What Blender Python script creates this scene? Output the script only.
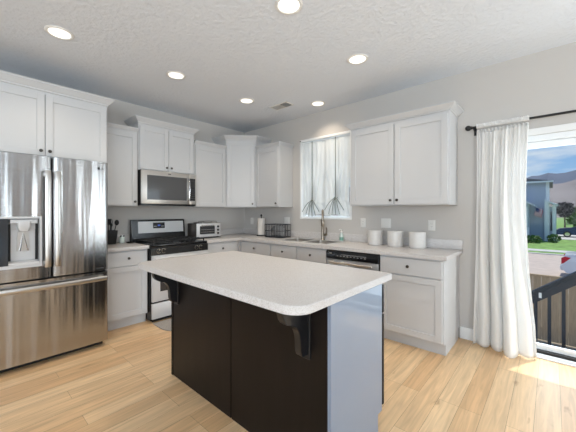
import bpy, bmesh, math, random
from mathutils import Vector, Matrix
for o in list(bpy.data.objects): bpy.data.objects.remove(o, do_unlink=True)
S = bpy.context.scene
COL = S.collection
PI = math.pi
H = 2.743            # ceiling height (9 ft)

# ------------------------------------------------------------------ camera
cam = bpy.data.objects.new('camera', bpy.data.cameras.new('camera'))
COL.objects.link(cam)
cam.location = (4.145, -3.503, 1.308)
cam.rotation_euler = (PI/2, 0, math.radians(42.02))
cam.data.sensor_width = 36.0
cam.data.lens = 295.9/576*36
cam.data.shift_x = (288-284.99)/576
cam.data.shift_y = -(216-211.68)/576
cam.data.clip_start = 0.05; cam.data.clip_end = 3000
S.camera = cam

# ------------------------------------------------------------------ exposure, world, sun, daylight, added fill
S.view_settings.view_transform = 'Standard'
S.view_settings.look = 'None'
S.view_settings.gamma = 1.0
S.view_settings.use_curve_mapping = False
S.view_settings.exposure = -0.03
SKY_STRENGTH = 0.95
SUN_STRENGTH = 3.8

def lin(c):
    return tuple((v/12.92 if v <= .04045 else ((v+.055)/1.055)**2.4) for v in c)
def rgb(r, g, b): return lin((r/255, g/255, b/255)) + (1.0,)

w = bpy.data.worlds.new('sky'); S.world = w; w.use_nodes = True
nt = w.node_tree; nt.nodes.clear()
def wn(t): return nt.nodes.new(t)
tc = wn('ShaderNodeTexCoord'); sep = wn('ShaderNodeSeparateXYZ'); nt.links.new(tc.outputs['Generated'], sep.inputs[0])
ramp = wn('ShaderNodeValToRGB'); nt.links.new(sep.outputs['Z'], ramp.inputs[0])
ramp.color_ramp.elements[0].position = 0.0; ramp.color_ramp.elements[0].color = rgb(182, 213, 243)
ramp.color_ramp.elements[1].position = 0.9; ramp.color_ramp.elements[1].color = rgb(60, 120, 205)
e = ramp.color_ramp.elements.new(0.2); e.color = rgb(128, 180, 236)
mp = wn('ShaderNodeMapping'); mp.inputs['Scale'].default_value = (2.2, 2.2, 9.0); mp.inputs['Rotation'].default_value = (0, .35, 0)
nt.links.new(tc.outputs['Generated'], mp.inputs[0])
nz = wn('ShaderNodeTexNoise'); nz.inputs['Scale'].default_value = 1.9; nz.inputs['Detail'].default_value = 6; nz.inputs['Roughness'].default_value = .55
nt.links.new(mp.outputs[0], nz.inputs[0])
cr = wn('ShaderNodeValToRGB'); cr.color_ramp.elements[0].position = .5; cr.color_ramp.elements[1].position = .72
nt.links.new(nz.outputs['Fac'], cr.inputs[0])
mx = wn('ShaderNodeMixRGB'); mx.inputs['Color2'].default_value = rgb(236, 242, 250)
nt.links.new(cr.outputs[0], mx.inputs['Fac']); nt.links.new(ramp.outputs[0], mx.inputs['Color1'])
bg = wn('ShaderNodeBackground'); bg.inputs['Strength'].default_value = SKY_STRENGTH
nt.links.new(mx.outputs[0], bg.inputs['Color'])
ow = wn('ShaderNodeOutputWorld'); nt.links.new(bg.outputs[0], ow.inputs[0])

def light(name, kind, loc, direction, energy, color, size=None, size_y=None, parent=None):
    d = bpy.data.lights.new(name, kind); d.energy = energy; d.color = color
    o = bpy.data.objects.new(name, d); COL.objects.link(o); o.location = loc
    o.rotation_euler = Vector(direction).to_track_quat('-Z', 'Y').to_euler()
    if kind == 'AREA':
        d.shape = 'RECTANGLE' if size_y else 'DISK'; d.size = size
        if size_y: d.size_y = size_y
    if parent: o.parent = parent
    return o
sun = light('sun', 'SUN', (6, 6, 12), (-.18, -.55, -1.895), SUN_STRENGTH, (1, .96, .88))
sun.data.angle = math.radians(.6)
# daylight lamps at patio door and sink window; the other three are added fill
light('patio_daylight', 'AREA', (4.70, .30, 1.05), (0, -1, -.1), 30, (.80, .90, 1), 1.75, 1.8)
light('kitchen_window_daylight', 'AREA', (1.74, .34, 1.8), (0, -1, 0), 5, (.93, .97, 1), .85, 1.15)
light('rear_fill_lamp', 'AREA', (4.6, -6.62, 1.5), (0, 1, 1.35), 150, (.90, .96, 1), 3.0, 1.7)  # added fill from behind the camera, tilted up to brighten the ceiling
light('side_fill_lamp', 'AREA', (6.52, -5.1, 1.5), (-1, .35, .75), 115, (.88, .95, 1), 2.3, 1.7)  # added fill for surfaces that face the right wall
light('narrow_fill_lamp', 'AREA', (6.50, -.48, 1.3), (-1, -.3, 0), 62, (.90, .96, 1), .36, 2.0)  # added fill; also puts a bright streak in the refrigerator doors

# ------------------------------------------------------------------ materials
def material(name):
    m = bpy.data.materials.new(name); m.use_nodes = True
    b = m.node_tree.nodes['Principled BSDF']
    return m, m.node_tree, b
def simple(name, col, rough=.5, metal=0, spec=.5, noise=0, nscale=40, bump=0, bscale=80, coat=0, emit=0, stretch=None):
    m, t, b = material(name)
    b.inputs['Base Color'].default_value = col; b.inputs['Roughness'].default_value = rough
    b.inputs['Metallic'].default_value = metal; b.inputs['Specular IOR Level'].default_value = spec
    b.inputs['Coat Weight'].default_value = coat
    if emit:
        b.inputs['Emission Color'].default_value = col; b.inputs['Emission Strength'].default_value = emit
    vec = None
    if noise or bump:
        c = t.nodes.new('ShaderNodeTexCoord'); vec = c.outputs['Object']
        if stretch:
            p = t.nodes.new('ShaderNodeMapping'); p.inputs['Scale'].default_value = stretch; t.links.new(vec, p.inputs[0]); vec = p.outputs[0]
    if noise:
        n = t.nodes.new('ShaderNodeTexNoise'); n.inputs['Scale'].default_value = nscale; n.inputs['Detail'].default_value = 4
        t.links.new(vec, n.inputs[0])
        r = t.nodes.new('ShaderNodeMapRange'); r.inputs['To Min'].default_value = 1-noise; r.inputs['To Max'].default_value = 1+noise
        r.inputs['From Min'].default_value = .3; r.inputs['From Max'].default_value = .7
        t.links.new(n.outputs['Fac'], r.inputs[0])
        x = t.nodes.new('ShaderNodeMixRGB'); x.blend_type = 'MULTIPLY'; x.inputs['Fac'].default_value = 1; x.inputs['Color1'].default_value = col
        t.links.new(r.outputs[0], x.inputs['Color2']); t.links.new(x.outputs[0], b.inputs['Base Color'])
    if bump:
        n = t.nodes.new('ShaderNodeTexNoise'); n.inputs['Scale'].default_value = bscale; n.inputs['Detail'].default_value = 3
        t.links.new(vec, n.inputs[0])
        q = t.nodes.new('ShaderNodeBump'); q.inputs['Strength'].default_value = bump; q.inputs['Distance'].default_value = .008 if bump == 1.0 else .01
        t.links.new(n.outputs['Fac'], q.inputs['Height']); t.links.new(q.outputs[0], b.inputs['Normal'])
    return m
def steel(name, col, rough=.24, wave=.35, brushed=.06):
    """brushed stainless: slow sideways ripples bend the reflections into upright streaks, fine horizontal brushing blurs them upright"""
    m, t, b = material(name)
    b.inputs['Base Color'].default_value = col; b.inputs['Metallic'].default_value = 1; b.inputs['Roughness'].default_value = rough
    c = t.nodes.new('ShaderNodeTexCoord')
    p = t.nodes.new('ShaderNodeMapping'); p.inputs['Scale'].default_value = (7, 7, .35); t.links.new(c.outputs['Object'], p.inputs[0])
    n = t.nodes.new('ShaderNodeTexNoise'); n.inputs['Scale'].default_value = 1.6; n.inputs['Detail'].default_value = 1.5; t.links.new(p.outputs[0], n.inputs[0])
    q = t.nodes.new('ShaderNodeBump'); q.inputs['Strength'].default_value = wave; q.inputs['Distance'].default_value = .02
    t.links.new(n.outputs['Fac'], q.inputs['Height'])
    p2 = t.nodes.new('ShaderNodeMapping'); p2.inputs['Scale'].default_value = (2, 2, 900); t.links.new(c.outputs['Object'], p2.inputs[0])
    n2 = t.nodes.new('ShaderNodeTexNoise'); n2.inputs['Scale'].default_value = 1; n2.inputs['Detail'].default_value = 1; t.links.new(p2.outputs[0], n2.inputs[0])
    q2 = t.nodes.new('ShaderNodeBump'); q2.inputs['Strength'].default_value = brushed; q2.inputs['Distance'].default_value = .01
    t.links.new(n2.outputs['Fac'], q2.inputs['Height']); t.links.new(q.outputs[0], q2.inputs['Normal'])
    t.links.new(q2.outputs[0], b.inputs['Normal'])
    return m

M = {}
M['wall'] = simple('greige_wall_paint', rgb(199, 195, 191), .9, spec=.2, bump=.15, bscale=120)
M['ceiling'] = simple('knockdown_ceiling', rgb(224, 228, 234), .95, spec=.1, bump=1.0, bscale=30)
M['cab'] = simple('white_cabinet_paint', rgb(202, 202, 203), .42, spec=.4)
M['trim'] = simple('white_trim_paint', rgb(235, 236, 236), .4, spec=.4)
M['vinyl'] = simple('white_vinyl', rgb(236, 240, 243), .35)
M['plastic_white'] = simple('white_plastic', rgb(228, 226, 222), .4)
M['steel'] = steel('brushed_stainless', rgb(180, 180, 181), .2, .6)
M['steel_flat'] = steel('stainless_trim', rgb(205, 203, 200), .3, .08, .04)
M['steel_light'] = simple('satin_silver_panel', rgb(205, 205, 206), .36, .2)
M['nickel'] = simple('brushed_nickel', rgb(150, 140, 128), .28, 1)
M['knob'] = simple('dark_nickel_knob', rgb(90, 86, 82), .3, 1)
M['black'] = simple('gloss_black_enamel', rgb(16, 17, 20), .18, spec=.6)
M['black_matte'] = simple('matte_black', rgb(20, 20, 21), .6)
M['iron'] = simple('cast_iron', rgb(28, 28, 30), .55, bump=.2, bscale=300)
M['dark_glass'] = simple('dark_oven_glass', rgb(46, 48, 52), .08, spec=.7)
M['mw_glass'] = simple('microwave_screen_glass', rgb(74, 75, 77), .1, spec=.7)
M['charcoal'] = simple('charcoal_paint', rgb(54, 54, 57), .45)
M['espresso'] = simple('espresso_wood', rgb(18, 14, 14), .36, spec=.25, noise=.35, nscale=3, stretch=(6, 6, .6))
M['espresso_satin'] = simple('satin_espresso_wood', rgb(26, 27, 30), .28, spec=.55)
M['island_side'] = simple('end_panel_painted_sheen', rgb(122, 138, 160), .34, spec=.8, coat=.6)  # dark espresso panel; its blue-grey sky reflection is put into the base colour
M['ink'] = simple('dark_ink', rgb(40, 40, 44), .5)
M['ceramic'] = simple('cream_ceramic', rgb(208, 205, 202), .45, noise=.03, nscale=30)
M['toaster_grey'] = simple('toaster_side_grey', rgb(86, 80, 76), .4, .4)
M['paper'] = simple('paper_towel', rgb(232, 226, 219), .95, bump=.3, bscale=160)
M['wire'] = simple('dark_grey_wire', rgb(52, 55, 60), .45, .3)
M['plate_grey'] = simple('grey_stoneware', rgb(140, 142, 144), .4)
M['display'] = simple('blue_display', rgb(70, 100, 190), .3, emit=.35)
M['chrome'] = simple('polished_chrome', rgb(210, 210, 212), .12, 1)
M['rug'] = simple('grey_mat_fibre', rgb(168, 161, 155), .95, noise=.25, nscale=120, bump=.5, bscale=400)
M['bowl'] = simple('sink_steel', rgb(168, 163, 157), .42, .6)
M['lamp'] = simple('lamp_diffuser', rgb(255, 250, 240), .5, emit=1.25)
M['vent_dark'] = simple('vent_dark', rgb(58, 58, 58), .8)
M['ribbon'] = simple('grey_ribbon_and_crease', rgb(122, 128, 123), .8)  # also colours the strips that stand for crease shade

def counter_mat():
    m, t, b = material('speckled_laminate')
    c = t.nodes.new('ShaderNodeTexCoord')
    n = t.nodes.new('ShaderNodeTexNoise'); n.inputs['Scale'].default_value = 260; n.inputs['Detail'].default_value = 2; t.links.new(c.outputs['Object'], n.inputs[0])
    r = t.nodes.new('ShaderNodeValToRGB'); t.links.new(n.outputs['Fac'], r.inputs[0])
    r.color_ramp.elements[0].position = .34; r.color_ramp.elements[0].color = rgb(178, 171, 166)
    r.color_ramp.elements[1].position = .52; r.color_ramp.elements[1].color = rgb(210, 207, 206)
    t.links.new(r.outputs[0], b.inputs['Base Color'])
    b.inputs['Roughness'].default_value = .33; b.inputs['Specular IOR Level'].default_value = .5
    return m
M['counter'] = counter_mat()

def floor_mat():
    m, t, b = material('light_oak_planks')
    L = t.links.new
    c = t.nodes.new('ShaderNodeTexCoord'); s = t.nodes.new('ShaderNodeSeparateXYZ'); L(c.outputs['Object'], s.inputs[0])
    k = t.nodes.new('ShaderNodeCombineXYZ'); L(s.outputs['Y'], k.inputs['X']); L(s.outputs['X'], k.inputs['Y'])
    br = t.nodes.new('ShaderNodeTexBrick'); L(k.outputs[0], br.inputs['Vector'])
    br.inputs['Scale'].default_value = 1; br.inputs['Brick Width'].default_value = 1.25; br.inputs['Row Height'].default_value = .127
    br.inputs['Mortar Size'].default_value = .0011; br.inputs['Mortar Smooth'].default_value = .2; br.offset = .37; br.offset_frequency = 3
    br.inputs['Color1'].default_value = rgb(238, 205, 162); br.inputs['Color2'].default_value = rgb(216, 174, 128); br.inputs['Mortar'].default_value = rgb(156, 124, 94)
    br.inputs['Bias'].default_value = -.1
    p = t.nodes.new('ShaderNodeMapping'); p.inputs['Scale'].default_value = (26, 1.6, 1); L(c.outputs['Object'], p.inputs[0])
    n = t.nodes.new('ShaderNodeTexNoise'); n.inputs['Scale'].default_value = 1.2; n.inputs['Detail'].default_value = 6; n.inputs['Distortion'].default_value = 1.2; L(p.outputs[0], n.inputs[0])
    r = t.nodes.new('ShaderNodeMapRange'); r.inputs['From Min'].default_value = .3; r.inputs['From Max'].default_value = .7; r.inputs['To Min'].default_value = .8; r.inputs['To Max'].default_value = 1.1
    L(n.outputs['Fac'], r.inputs[0])
    p2 = t.nodes.new('ShaderNodeMapping'); p2.inputs['Scale'].default_value = (9, 2.4, 1); L(c.outputs['Object'], p2.inputs[0])
    v = t.nodes.new('ShaderNodeTexNoise'); v.inputs['Scale'].default_value = 1.7; v.inputs['Detail'].default_value = 3; L(p2.outputs[0], v.inputs[0])
    kr = t.nodes.new('ShaderNodeValToRGB'); kr.color_ramp.elements[0].position = .22; kr.color_ramp.elements[0].color = (.55, .45, .38, 1); kr.color_ramp.elements[1].position = .34; kr.color_ramp.elements[1].color = (1, 1, 1, 1)
    L(v.outputs['Fac'], kr.inputs[0])
    x = t.nodes.new('ShaderNodeMixRGB'); x.blend_type = 'MULTIPLY'; x.inputs[0].default_value = 1; L(br.outputs['Color'], x.inputs[1]); L(r.outputs[0], x.inputs[2])
    y = t.nodes.new('ShaderNodeMixRGB'); y.blend_type = 'MULTIPLY'; y.inputs[0].default_value = .8; L(x.outputs[0], y.inputs[1]); L(kr.outputs[0], y.inputs[2])
    L(y.outputs[0], b.inputs['Base Color']); b.inputs['Roughness'].default_value = .36; b.inputs['Specular IOR Level'].default_value = .45
    q = t.nodes.new('ShaderNodeBump'); q.inputs['Strength'].default_value = .25; q.inputs['Distance'].default_value = .002; q.invert = True
    L(br.outputs['Fac'], q.inputs['Height']); L(q.outputs[0], b.inputs['Normal'])
    return m
M['floor'] = floor_mat()

def glass_mat():
    m, t, b = material('window_glass'); t.nodes.remove(b)
    tr = t.nodes.new('ShaderNodeBsdfTransparent'); tr.inputs[0].default_value = (.95, .97, .97, 1)
    g = t.nodes.new('ShaderNodeBsdfGlossy'); g.inputs['Roughness'].default_value = .02
    f = t.nodes.new('ShaderNodeFresnel'); f.inputs[0].default_value = 1.14
    x = t.nodes.new('ShaderNodeMixShader'); ge = t.nodes.new('ShaderNodeNewGeometry'); mu = t.nodes.new('ShaderNodeMath'); mu.operation = 'MULTIPLY_ADD'   # the pane's outer skin reflects, its inner skin does not
    t.links.new(ge.outputs['Backfacing'], mu.inputs[0]); mu.inputs[1].default_value = -1; mu.inputs[2].default_value = 1
    m2 = t.nodes.new('ShaderNodeMath'); m2.operation = 'MULTIPLY'; t.links.new(f.outputs[0], m2.inputs[0]); t.links.new(mu.outputs[0], m2.inputs[1])
    t.links.new(m2.outputs[0], x.inputs[0]); t.links.new(tr.outputs[0], x.inputs[1]); t.links.new(g.outputs[0], x.inputs[2])
    t.links.new(x.outputs[0], t.nodes['Material Output'].inputs[0])
    return m
M['glass'] = glass_mat()
def cloth_mat(name, col, trans, see=0.0):
    m, t, b = material(name); t.nodes.remove(b)
    d = t.nodes.new('ShaderNodeBsdfDiffuse'); d.inputs[0].default_value = col
    k = t.nodes.new('ShaderNodeBsdfTranslucent'); k.inputs[0].default_value = col
    x = t.nodes.new('ShaderNodeMixShader'); x.inputs[0].default_value = trans
    t.links.new(d.outputs[0], x.inputs[1]); t.links.new(k.outputs[0], x.inputs[2])
    tr = t.nodes.new('ShaderNodeBsdfTransparent')
    y = t.nodes.new('ShaderNodeMixShader'); y.inputs[0].default_value = see
    t.links.new(x.outputs[0], y.inputs[1]); t.links.new(tr.outputs[0], y.inputs[2])
    t.links.new(y.outputs[0], t.nodes['Material Output'].inputs[0])
    return m
M['sheer'] = cloth_mat('white_sheer_curtain', rgb(250, 249, 247), .34, .02)
M['shade'] = cloth_mat('white_tie_shade', rgb(236, 238, 238), .42, .02)
M['soap_glass'] = simple('clear_soap_bottle', rgb(206, 218, 214), .15, spec=.6)
M['soap'] = simple('green_soap', rgb(120, 165, 150), .3)

# ------------------------------------------------------------------ mesh helpers
class MB:
    """collects shapes in world coordinates (after self.T) for ONE mesh object"""
    def __init__(s, T=None): s.bm = bmesh.new(); s.T = T
    def _merge(s, b, T=None):
        if T is not None: bmesh.ops.transform(b, matrix=T, verts=b.verts)
        if s.T is not None: bmesh.ops.transform(b, matrix=s.T, verts=b.verts)
        me = bpy.data.meshes.new('tmp'); b.to_mesh(me); b.free(); s.bm.from_mesh(me); bpy.data.meshes.remove(me)
        return s
    def box(s, x0, x1, y0, y1, z0, z1, bev=0, seg=1, T=None):
        b = bmesh.new(); bmesh.ops.create_cube(b, size=1)
        for v in b.verts: v.co = Vector(((x0+x1)/2+v.co.x*(x1-x0), (y0+y1)/2+v.co.y*(y1-y0), (z0+z1)/2+v.co.z*(z1-z0)))
        if bev: bmesh.ops.bevel(b, geom=list(b.edges), offset=bev, segments=seg, affect='EDGES', profile=.5)
        return s._merge(b, T)
    def prism(s, pts, axis, a, b_, bev=0, T=None):
        """polygon pts (u,v) extruded along axis from a to b_; axis 'x': (y,z), 'y': (x,z), 'z': (x,y)"""
        b = bmesh.new()
        def P(u, v, k): return {'x': (k, u, v), 'y': (u, k, v), 'z': (u, v, k)}[axis]
        A = [b.verts.new(P(u, v, a)) for u, v in pts]; B = [b.verts.new(P(u, v, b_)) for u, v in pts]
        b.faces.new(A); b.faces.new(B); n = len(pts)
        for i in range(n): b.faces.new((A[i], A[(i+1) % n], B[(i+1) % n], B[i]))
        bmesh.ops.recalc_face_normals(b, faces=b.faces)
        if bev: bmesh.ops.bevel(b, geom=[e for e in b.edges if e.calc_face_angle(0) > .5], offset=bev, segments=2, affect='EDGES')
        return s._merge(b, T)
    def rings(s, rings, cap=True, closed=False, T=None):
        b = bmesh.new(); R = [[b.verts.new(p) for p in r] for r in rings]; n = len(R[0]); m = len(R)
        for i in range(m if closed else m-1):
            A, B = R[i], R[(i+1) % m]
            for j in range(n): b.faces.new((A[j], A[(j+1) % n], B[(j+1) % n], B[j]))
        if cap and not closed: b.faces.new(R[0]); b.faces.new(R[-1])
        bmesh.ops.recalc_face_normals(b, faces=b.faces)
        return s._merge(b, T)
    def lathe(s, prof, c=(0, 0, 0), seg=24, T=None, cap=True):
        return s.rings([[(c[0]+r*math.cos(2*PI*k/seg), c[1]+r*math.sin(2*PI*k/seg), c[2]+z) for k in range(seg)] for r, z in prof], cap, T=T)
    def cyl(s, p0, p1, r0, r1=None, seg=16):
        return s.tube([p0, p1], r0, seg, r1)
    def tube(s, pts, r, seg=10, r1=None, closed=False):
        pts = [Vector(p) for p in pts]; R = []; n = len(pts); up = None
        for i, p in enumerate(pts):
            if closed: d = (pts[(i+1) % n]-pts[i-1])
            else: d = (pts[min(i+1, n-1)]-pts[max(i-1, 0)])
            d.normalize()
            if up is None:
                up = Vector((0, 0, 1)) if abs(d.z) < .9 else Vector((1, 0, 0))
            a = d.cross(up).normalized(); up = a.cross(d).normalized()
            q = r if r1 is None else r+(r1-r)*i/(n-1)
            R.append([p+a*math.cos(2*PI*k/seg)*q+up*math.sin(2*PI*k/seg)*q for k in range(seg)])
        return s.rings(R, True, closed)
    def grid(s, f, nu, nv):
        b = bmesh.new(); V = [[b.verts.new(f(i/nu, j/nv)) for j in range(nv+1)] for i in range(nu+1)]
        for i in range(nu):
            for j in range(nv): b.faces.new((V[i][j], V[i+1][j], V[i+1][j+1], V[i][j+1]))
        return s._merge(b)
    def ball(s, c, r, seg=16, sq=(1, 1, 1)):
        b = bmesh.new(); bmesh.ops.create_uvsphere(b, u_segments=seg, v_segments=seg//2, radius=r)
        for v in b.verts: v.co = Vector((c[0]+v.co.x*sq[0], c[1]+v.co.y*sq[1], c[2]+v.co.z*sq[2]))
        return s._merge(b)
    def build(s, name, mat, parent=None, origin=None, smooth=True, solid=0):
        base = Vector((0, 0, 0))
        if parent is not None:
            q = parent
            while q is not None: base += q.location; q = q.parent
        elif origin is not None: base = Vector(origin)
        for v in s.bm.verts: v.co -= base
        me = bpy.data.meshes.new(name); s.bm.to_mesh(me); s.bm.free()
        me.materials.append(M[mat] if isinstance(mat, str) else mat)
        if smooth:
            for p in me.polygons: p.use_smooth = True
            me.set_sharp_from_angle(angle=math.radians(32))
        o = bpy.data.objects.new(name, me); COL.objects.link(o)
        if parent is not None: o.parent = parent
        elif origin is not None: o.location = origin
        if solid:
            d = o.modifiers.new('thickness', 'SOLIDIFY'); d.thickness = solid; d.offset = 0
        return o
def tag(o, label=None, cat=None, group=None, kind=None):
    for k, v in (('label', label), ('category', cat), ('group', group), ('kind', kind)):
        if v: o[k] = v
    return o
def thing(name, loc, label, cat, group=None):
    o = bpy.data.objects.new(name, None); COL.objects.link(o); o.location = loc; o.empty_display_size = .1
    return tag(o, label, cat, group)
def structure(mb, name, mat, parent=None, smooth=False):
    o = mb.build(name, mat, parent, smooth=smooth)
    o['kind'] = 'structure'
    return o
def copy_tree(o, loc=None, label=None, parent=None):
    kids = list(o.children)
    c = o.copy(); COL.objects.link(c)
    if parent is not None: c.parent = parent
    if loc is not None: c.location = loc
    if label: c['label'] = label
    for k in kids: copy_tree(k, parent=c)
    return c
def at(x, y, z, rz=0): return Matrix.Translation((x, y, z)) @ Matrix.Rotation(rz, 4, 'Z')

# ------------------------------------------------------------------ room shell
XR, YF = 6.4, -6.5            # right wall and the wall behind the camera
WX0, WX1, WZ0, WZ1 = 1.30, 2.18, 1.20, 2.39     # kitchen window opening
DX0, DX1, DZ1 = 3.80, 5.61, 2.00                # patio door opening
structure(MB().box(-.12, XR+.12, YF-.12, .12, -.1, 0), 'floor', 'floor')
structure(MB().box(-.12, XR+.12, YF-.12, .12, H, H+.1), 'ceiling', 'ceiling')
structure(MB().box(-.12, 0, YF-.12, .12, 0, H), 'wall_left', 'wall')
m = MB()
m.box(0, WX0, 0, .12, 0, H).box(WX0, WX1, 0, .12, 0, WZ0).box(WX0, WX1, 0, .12, WZ1, H).box(WX1, DX0, 0, .12, 0, H)
m.box(DX0, DX1, 0, .12, DZ1, H).box(DX1, XR+.12, 0, .12, 0, H)
structure(m, 'wall_back', 'wall')
m = MB(); y0, y1 = -6.25, -3.95
m.box(XR, XR+.12, YF, y0, 0, H).box(XR, XR+.12, -.3, 0, 0, H).box(XR, XR+.12, -2.75, -.66, 0, H).box(XR, XR+.12, y1, -3.05, 0, H)
for a, c in ((-3.05, -2.75), (-.66, -.3)): m.box(XR, XR+.12, a, c, 0, .25).box(XR, XR+.12, a, c, 2.35, H)
m.box(XR, XR+.12, y0, y1, 0, .65).box(XR, XR+.12, y0, y1, 2.35, H)
structure(m, 'wall_right', 'wall')
m = MB(); x0, x1 = 3.1, 6.1
m.box(0, x0, YF-.12, YF, 0, H).box(x1, XR+.12, YF-.12, YF, 0, H).box(x0, x1, YF-.12, YF, 0, .65).box(x0, x1, YF-.12, YF, 2.35, H)
structure(m, 'wall_front', 'wall')

def window(name, plane, a0, a1, z0, z1, off, split):
    """vinyl window: frame + mullion + one pane"""
    def bx(m, p0, p1, q0, q1, d0, d1):
        if plane == 'y': m.box(p0, p1, off+d0, off+d1, q0, q1, .003)
        else: m.box(off+d0, off+d1, p0, p1, q0, q1, .003)
    m = MB(); f = .05
    bx(m, a0, a0+f, z0, z1, 0, .06); bx(m, a1-f, a1, z0, z1, 0, .06); bx(m, a0+f, a1-f, z0, z0+f, 0, .06); bx(m, a0+f, a1-f, z1-f, z1, 0, .06)
    for s_ in split:
        bx(m, s_-.025, s_+.025, z0+f, z1-f, .005, .055)
    fr = structure(m, name, 'vinyl')
    g = MB(); bx(g, a0+f, a1-f, z0+f, z1-f, .028, .032) if False else None
    if plane == 'y': g.box(a0+f, a1-f, off+.028, off+.032, z0+f, z1-f)
    else: g.box(off+.028, off+.032, a0+f, a1-f, z0+f, z1-f)
    p = g.build('window_pane', 'glass', fr, smooth=False)
    return fr
w1 = window('window_1', 'y', WX0+.001, WX1-.001, WZ0+.001, WZ1-.001, .06, [1.74])
m = MB()   # white trim lining the kitchen window's opening
for a in ((WX0, WX0+.022, WZ0, WZ1), (WX1-.022, WX1, WZ0, WZ1)): m.box(a[0], a[1], -.006, .058, a[2], a[3])
m.box(WX0+.022, WX1-.022, -.006, .058, WZ1-.03, WZ1).box(WX0+.022, WX1-.022, -.006, .058, WZ0, WZ0+.022)
structure(m, 'trim_1', 'trim')
window('added_window_2', 'x', -6.249, -3.951, .651, 2.349, XR+.03, [-5.1])  # added window out of view, opening for the side fill lamp
window('added_window_4', 'x', -3.049, -2.751, .251, 2.349, XR+.03, [])  # added unseen window, a pale streak for the refrigerator to reflect
window('added_window_5', 'x', -.659, -.301, .251, 2.349, XR+.03, [])  # added window out of view, opening for the narrow fill lamp
window('added_window_3', 'y', 3.101, 6.099, .651, 2.349, YF-.09, [4.6])  # added unseen window in front of the rear fill lamp

# baseboards
structure(MB().box(3.437, DX0-.065, -.014, 0, 0, .12, .003), 'baseboard_back', 'trim')
structure(MB().box(DX1+.065, XR, -.014, 0, 0, .12, .003), 'baseboard_rear', 'trim')
structure(MB().box(0, .014, YF, -3.42, 0, .12, .003), 'baseboard_left', 'trim')
structure(MB().box(XR-.014, XR, YF, -.015, 0, .12, .003), 'baseboard_right', 'trim')
structure(MB().box(.015, XR-.015, YF, YF+.014, 0, .12, .003), 'baseboard_front', 'trim')

# sliding patio door
m = MB()
m.box(DX0+.001, DX0+.05, .0, .12, 0.001, DZ1-.001, .003).box(DX1-.05, DX1-.001, .0, .12, .001, DZ1-.001, .003)
m.box(DX0+.05, DX1-.05, 0, .12, DZ1-.05, DZ1-.001, .003).box(DX0+.05, DX1-.05, 0, .12, .001, .03, .003)
d1 = structure(m, 'door_1', 'vinyl')
def sash(name, x0, x1, y0, y1):
    m = MB(); f = .055
    m.box(x0, x0+f, y0, y1, .052, DZ1-.052, .003).box(x1-f, x1, y0, y1, .052, DZ1-.052, .003)
    m.box(x0+f, x1-f, y0, y1, .052, .098, .003).box(x0+f, x1-f, y0, y1, DZ1-.052-.055, DZ1-.052, .003)
    s_ = m.build('sliding_sash' if y0 < .05 else 'fixed_sash', 'vinyl', d1, smooth=False)
    MB().box(x0+f, x1-f, (y0+y1)/2-.002, (y0+y1)/2+.002, .098, DZ1-.107).build('door_pane', 'glass', s_, smooth=False)
    return s_
MB().box(DX0+.051, DX1-.051, .018, .10, .0305, .0515).build('track', 'black_matte', d1, smooth=False)
sash('a', DX0+.052, 4.73, .062, .10)
sl = sash('b', 4.67, DX1-.052, .015, .055)
MB().tube([(4.70, .012, .85), (4.70, -.03, .87), (4.70, -.03, 1.13), (4.70, .012, 1.15)], .008).build('door_handle', 'vinyl', sl)
m = MB()
m.box(DX0-.06, DX0, -.014, 0, 0, DZ1+.06, .003).box(DX1, DX1+.06, -.014, 0, 0, DZ1+.06, .003).box(DX0, DX1, -.014, 0, DZ1, DZ1+.06, .003)
structure(m, 'trim_2', 'trim')
structure(MB().box(DX0, DX1, -.03, .0, .0, .012, .003), 'trim_3', 'steel_light')

m = MB().box(XR-.022, XR-.001, -2.30, -1.45, .002, 2.03, .003)  # added door out of view, gives the refrigerator a brown reflection
for a, c in ((-2.20, -1.92), (-1.83, -1.55)):
    for z0, z1 in ((.2, .85), (.95, 1.5), (1.6, 1.92)): m.box(XR-.030, XR-.022, a, c, z0, z1, .006)
d2 = structure(m, 'added_door_2', simple('stained_door_wood', rgb(150, 112, 80), .4, noise=.2, nscale=3, stretch=(6, 6, .6)))
MB().ball((XR-.075, -2.24, .96), .028, 14).cyl((XR-.06, -2.24, .96), (XR-.031, -2.24, .96), .014).build('door_handle', 'nickel', d2)

# ------------------------------------------------------------------ cabinets
def knob(T, x, y, z, parent):
    b = MB(T)
    prof = [(.006, 0), (.005, .008), (.009, .013), (.0145, .017), (.0145, .023), (.010, .027), (.002, .028)]
    b.lathe(prof, seg=14, T=Matrix.Translation((x, y, z)) @ Matrix.Rotation(PI/2, 4, 'X'))
    return b.build('knob', 'knob', parent)
def shaker(T, x0, x1, z0, z1, yf, parent, kn=None, st=.057, name='door'):
    """shaker door: front face at y = yf (facing -y), 20 mm thick, recessed flat panel"""
    b = MB(T); y1 = yf+.02
    b.box(x0, x0+st, yf, y1, z0, z1, .0015).box(x1-st, x1, yf, y1, z0, z1, .0015)
    b.box(x0+st, x1-st, yf, y1, z1-st, z1, .0015).box(x0+st, x1-st, yf, y1, z0, z0+st, .0015)
    b.box(x0+st-.003, x1-st+.003, yf+.012, y1-.003, z0+st-.003, z1-st+.003)
    d = b.build(name, 'cab', parent)
    if kn: knob(T, kn[0], yf, kn[1], d)
    return d
def slab(T, x0, x1, z0, z1, yf, parent, kn=None, name='drawer'):
    b = MB(T).box(x0, x1, yf, yf+.02, z0, z1, .003)
    d = b.build(name, 'cab', parent)
    if kn: knob(T, kn[0], yf, kn[1], d)
    return d
def crown_rings(foot, off, z0, prof):
    """foot(p) gives the outline pushed out by p"""
    return [[(x, y, z0+z) for x, y in foot(p)] for p, z in prof]
CROWN = [(0.002, 0), (.008, .004), (.008, .016), (.016, .022), (.040, .048), (.050, .058), (.056, .062), (.056, .074), (.0, .0741)]
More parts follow.
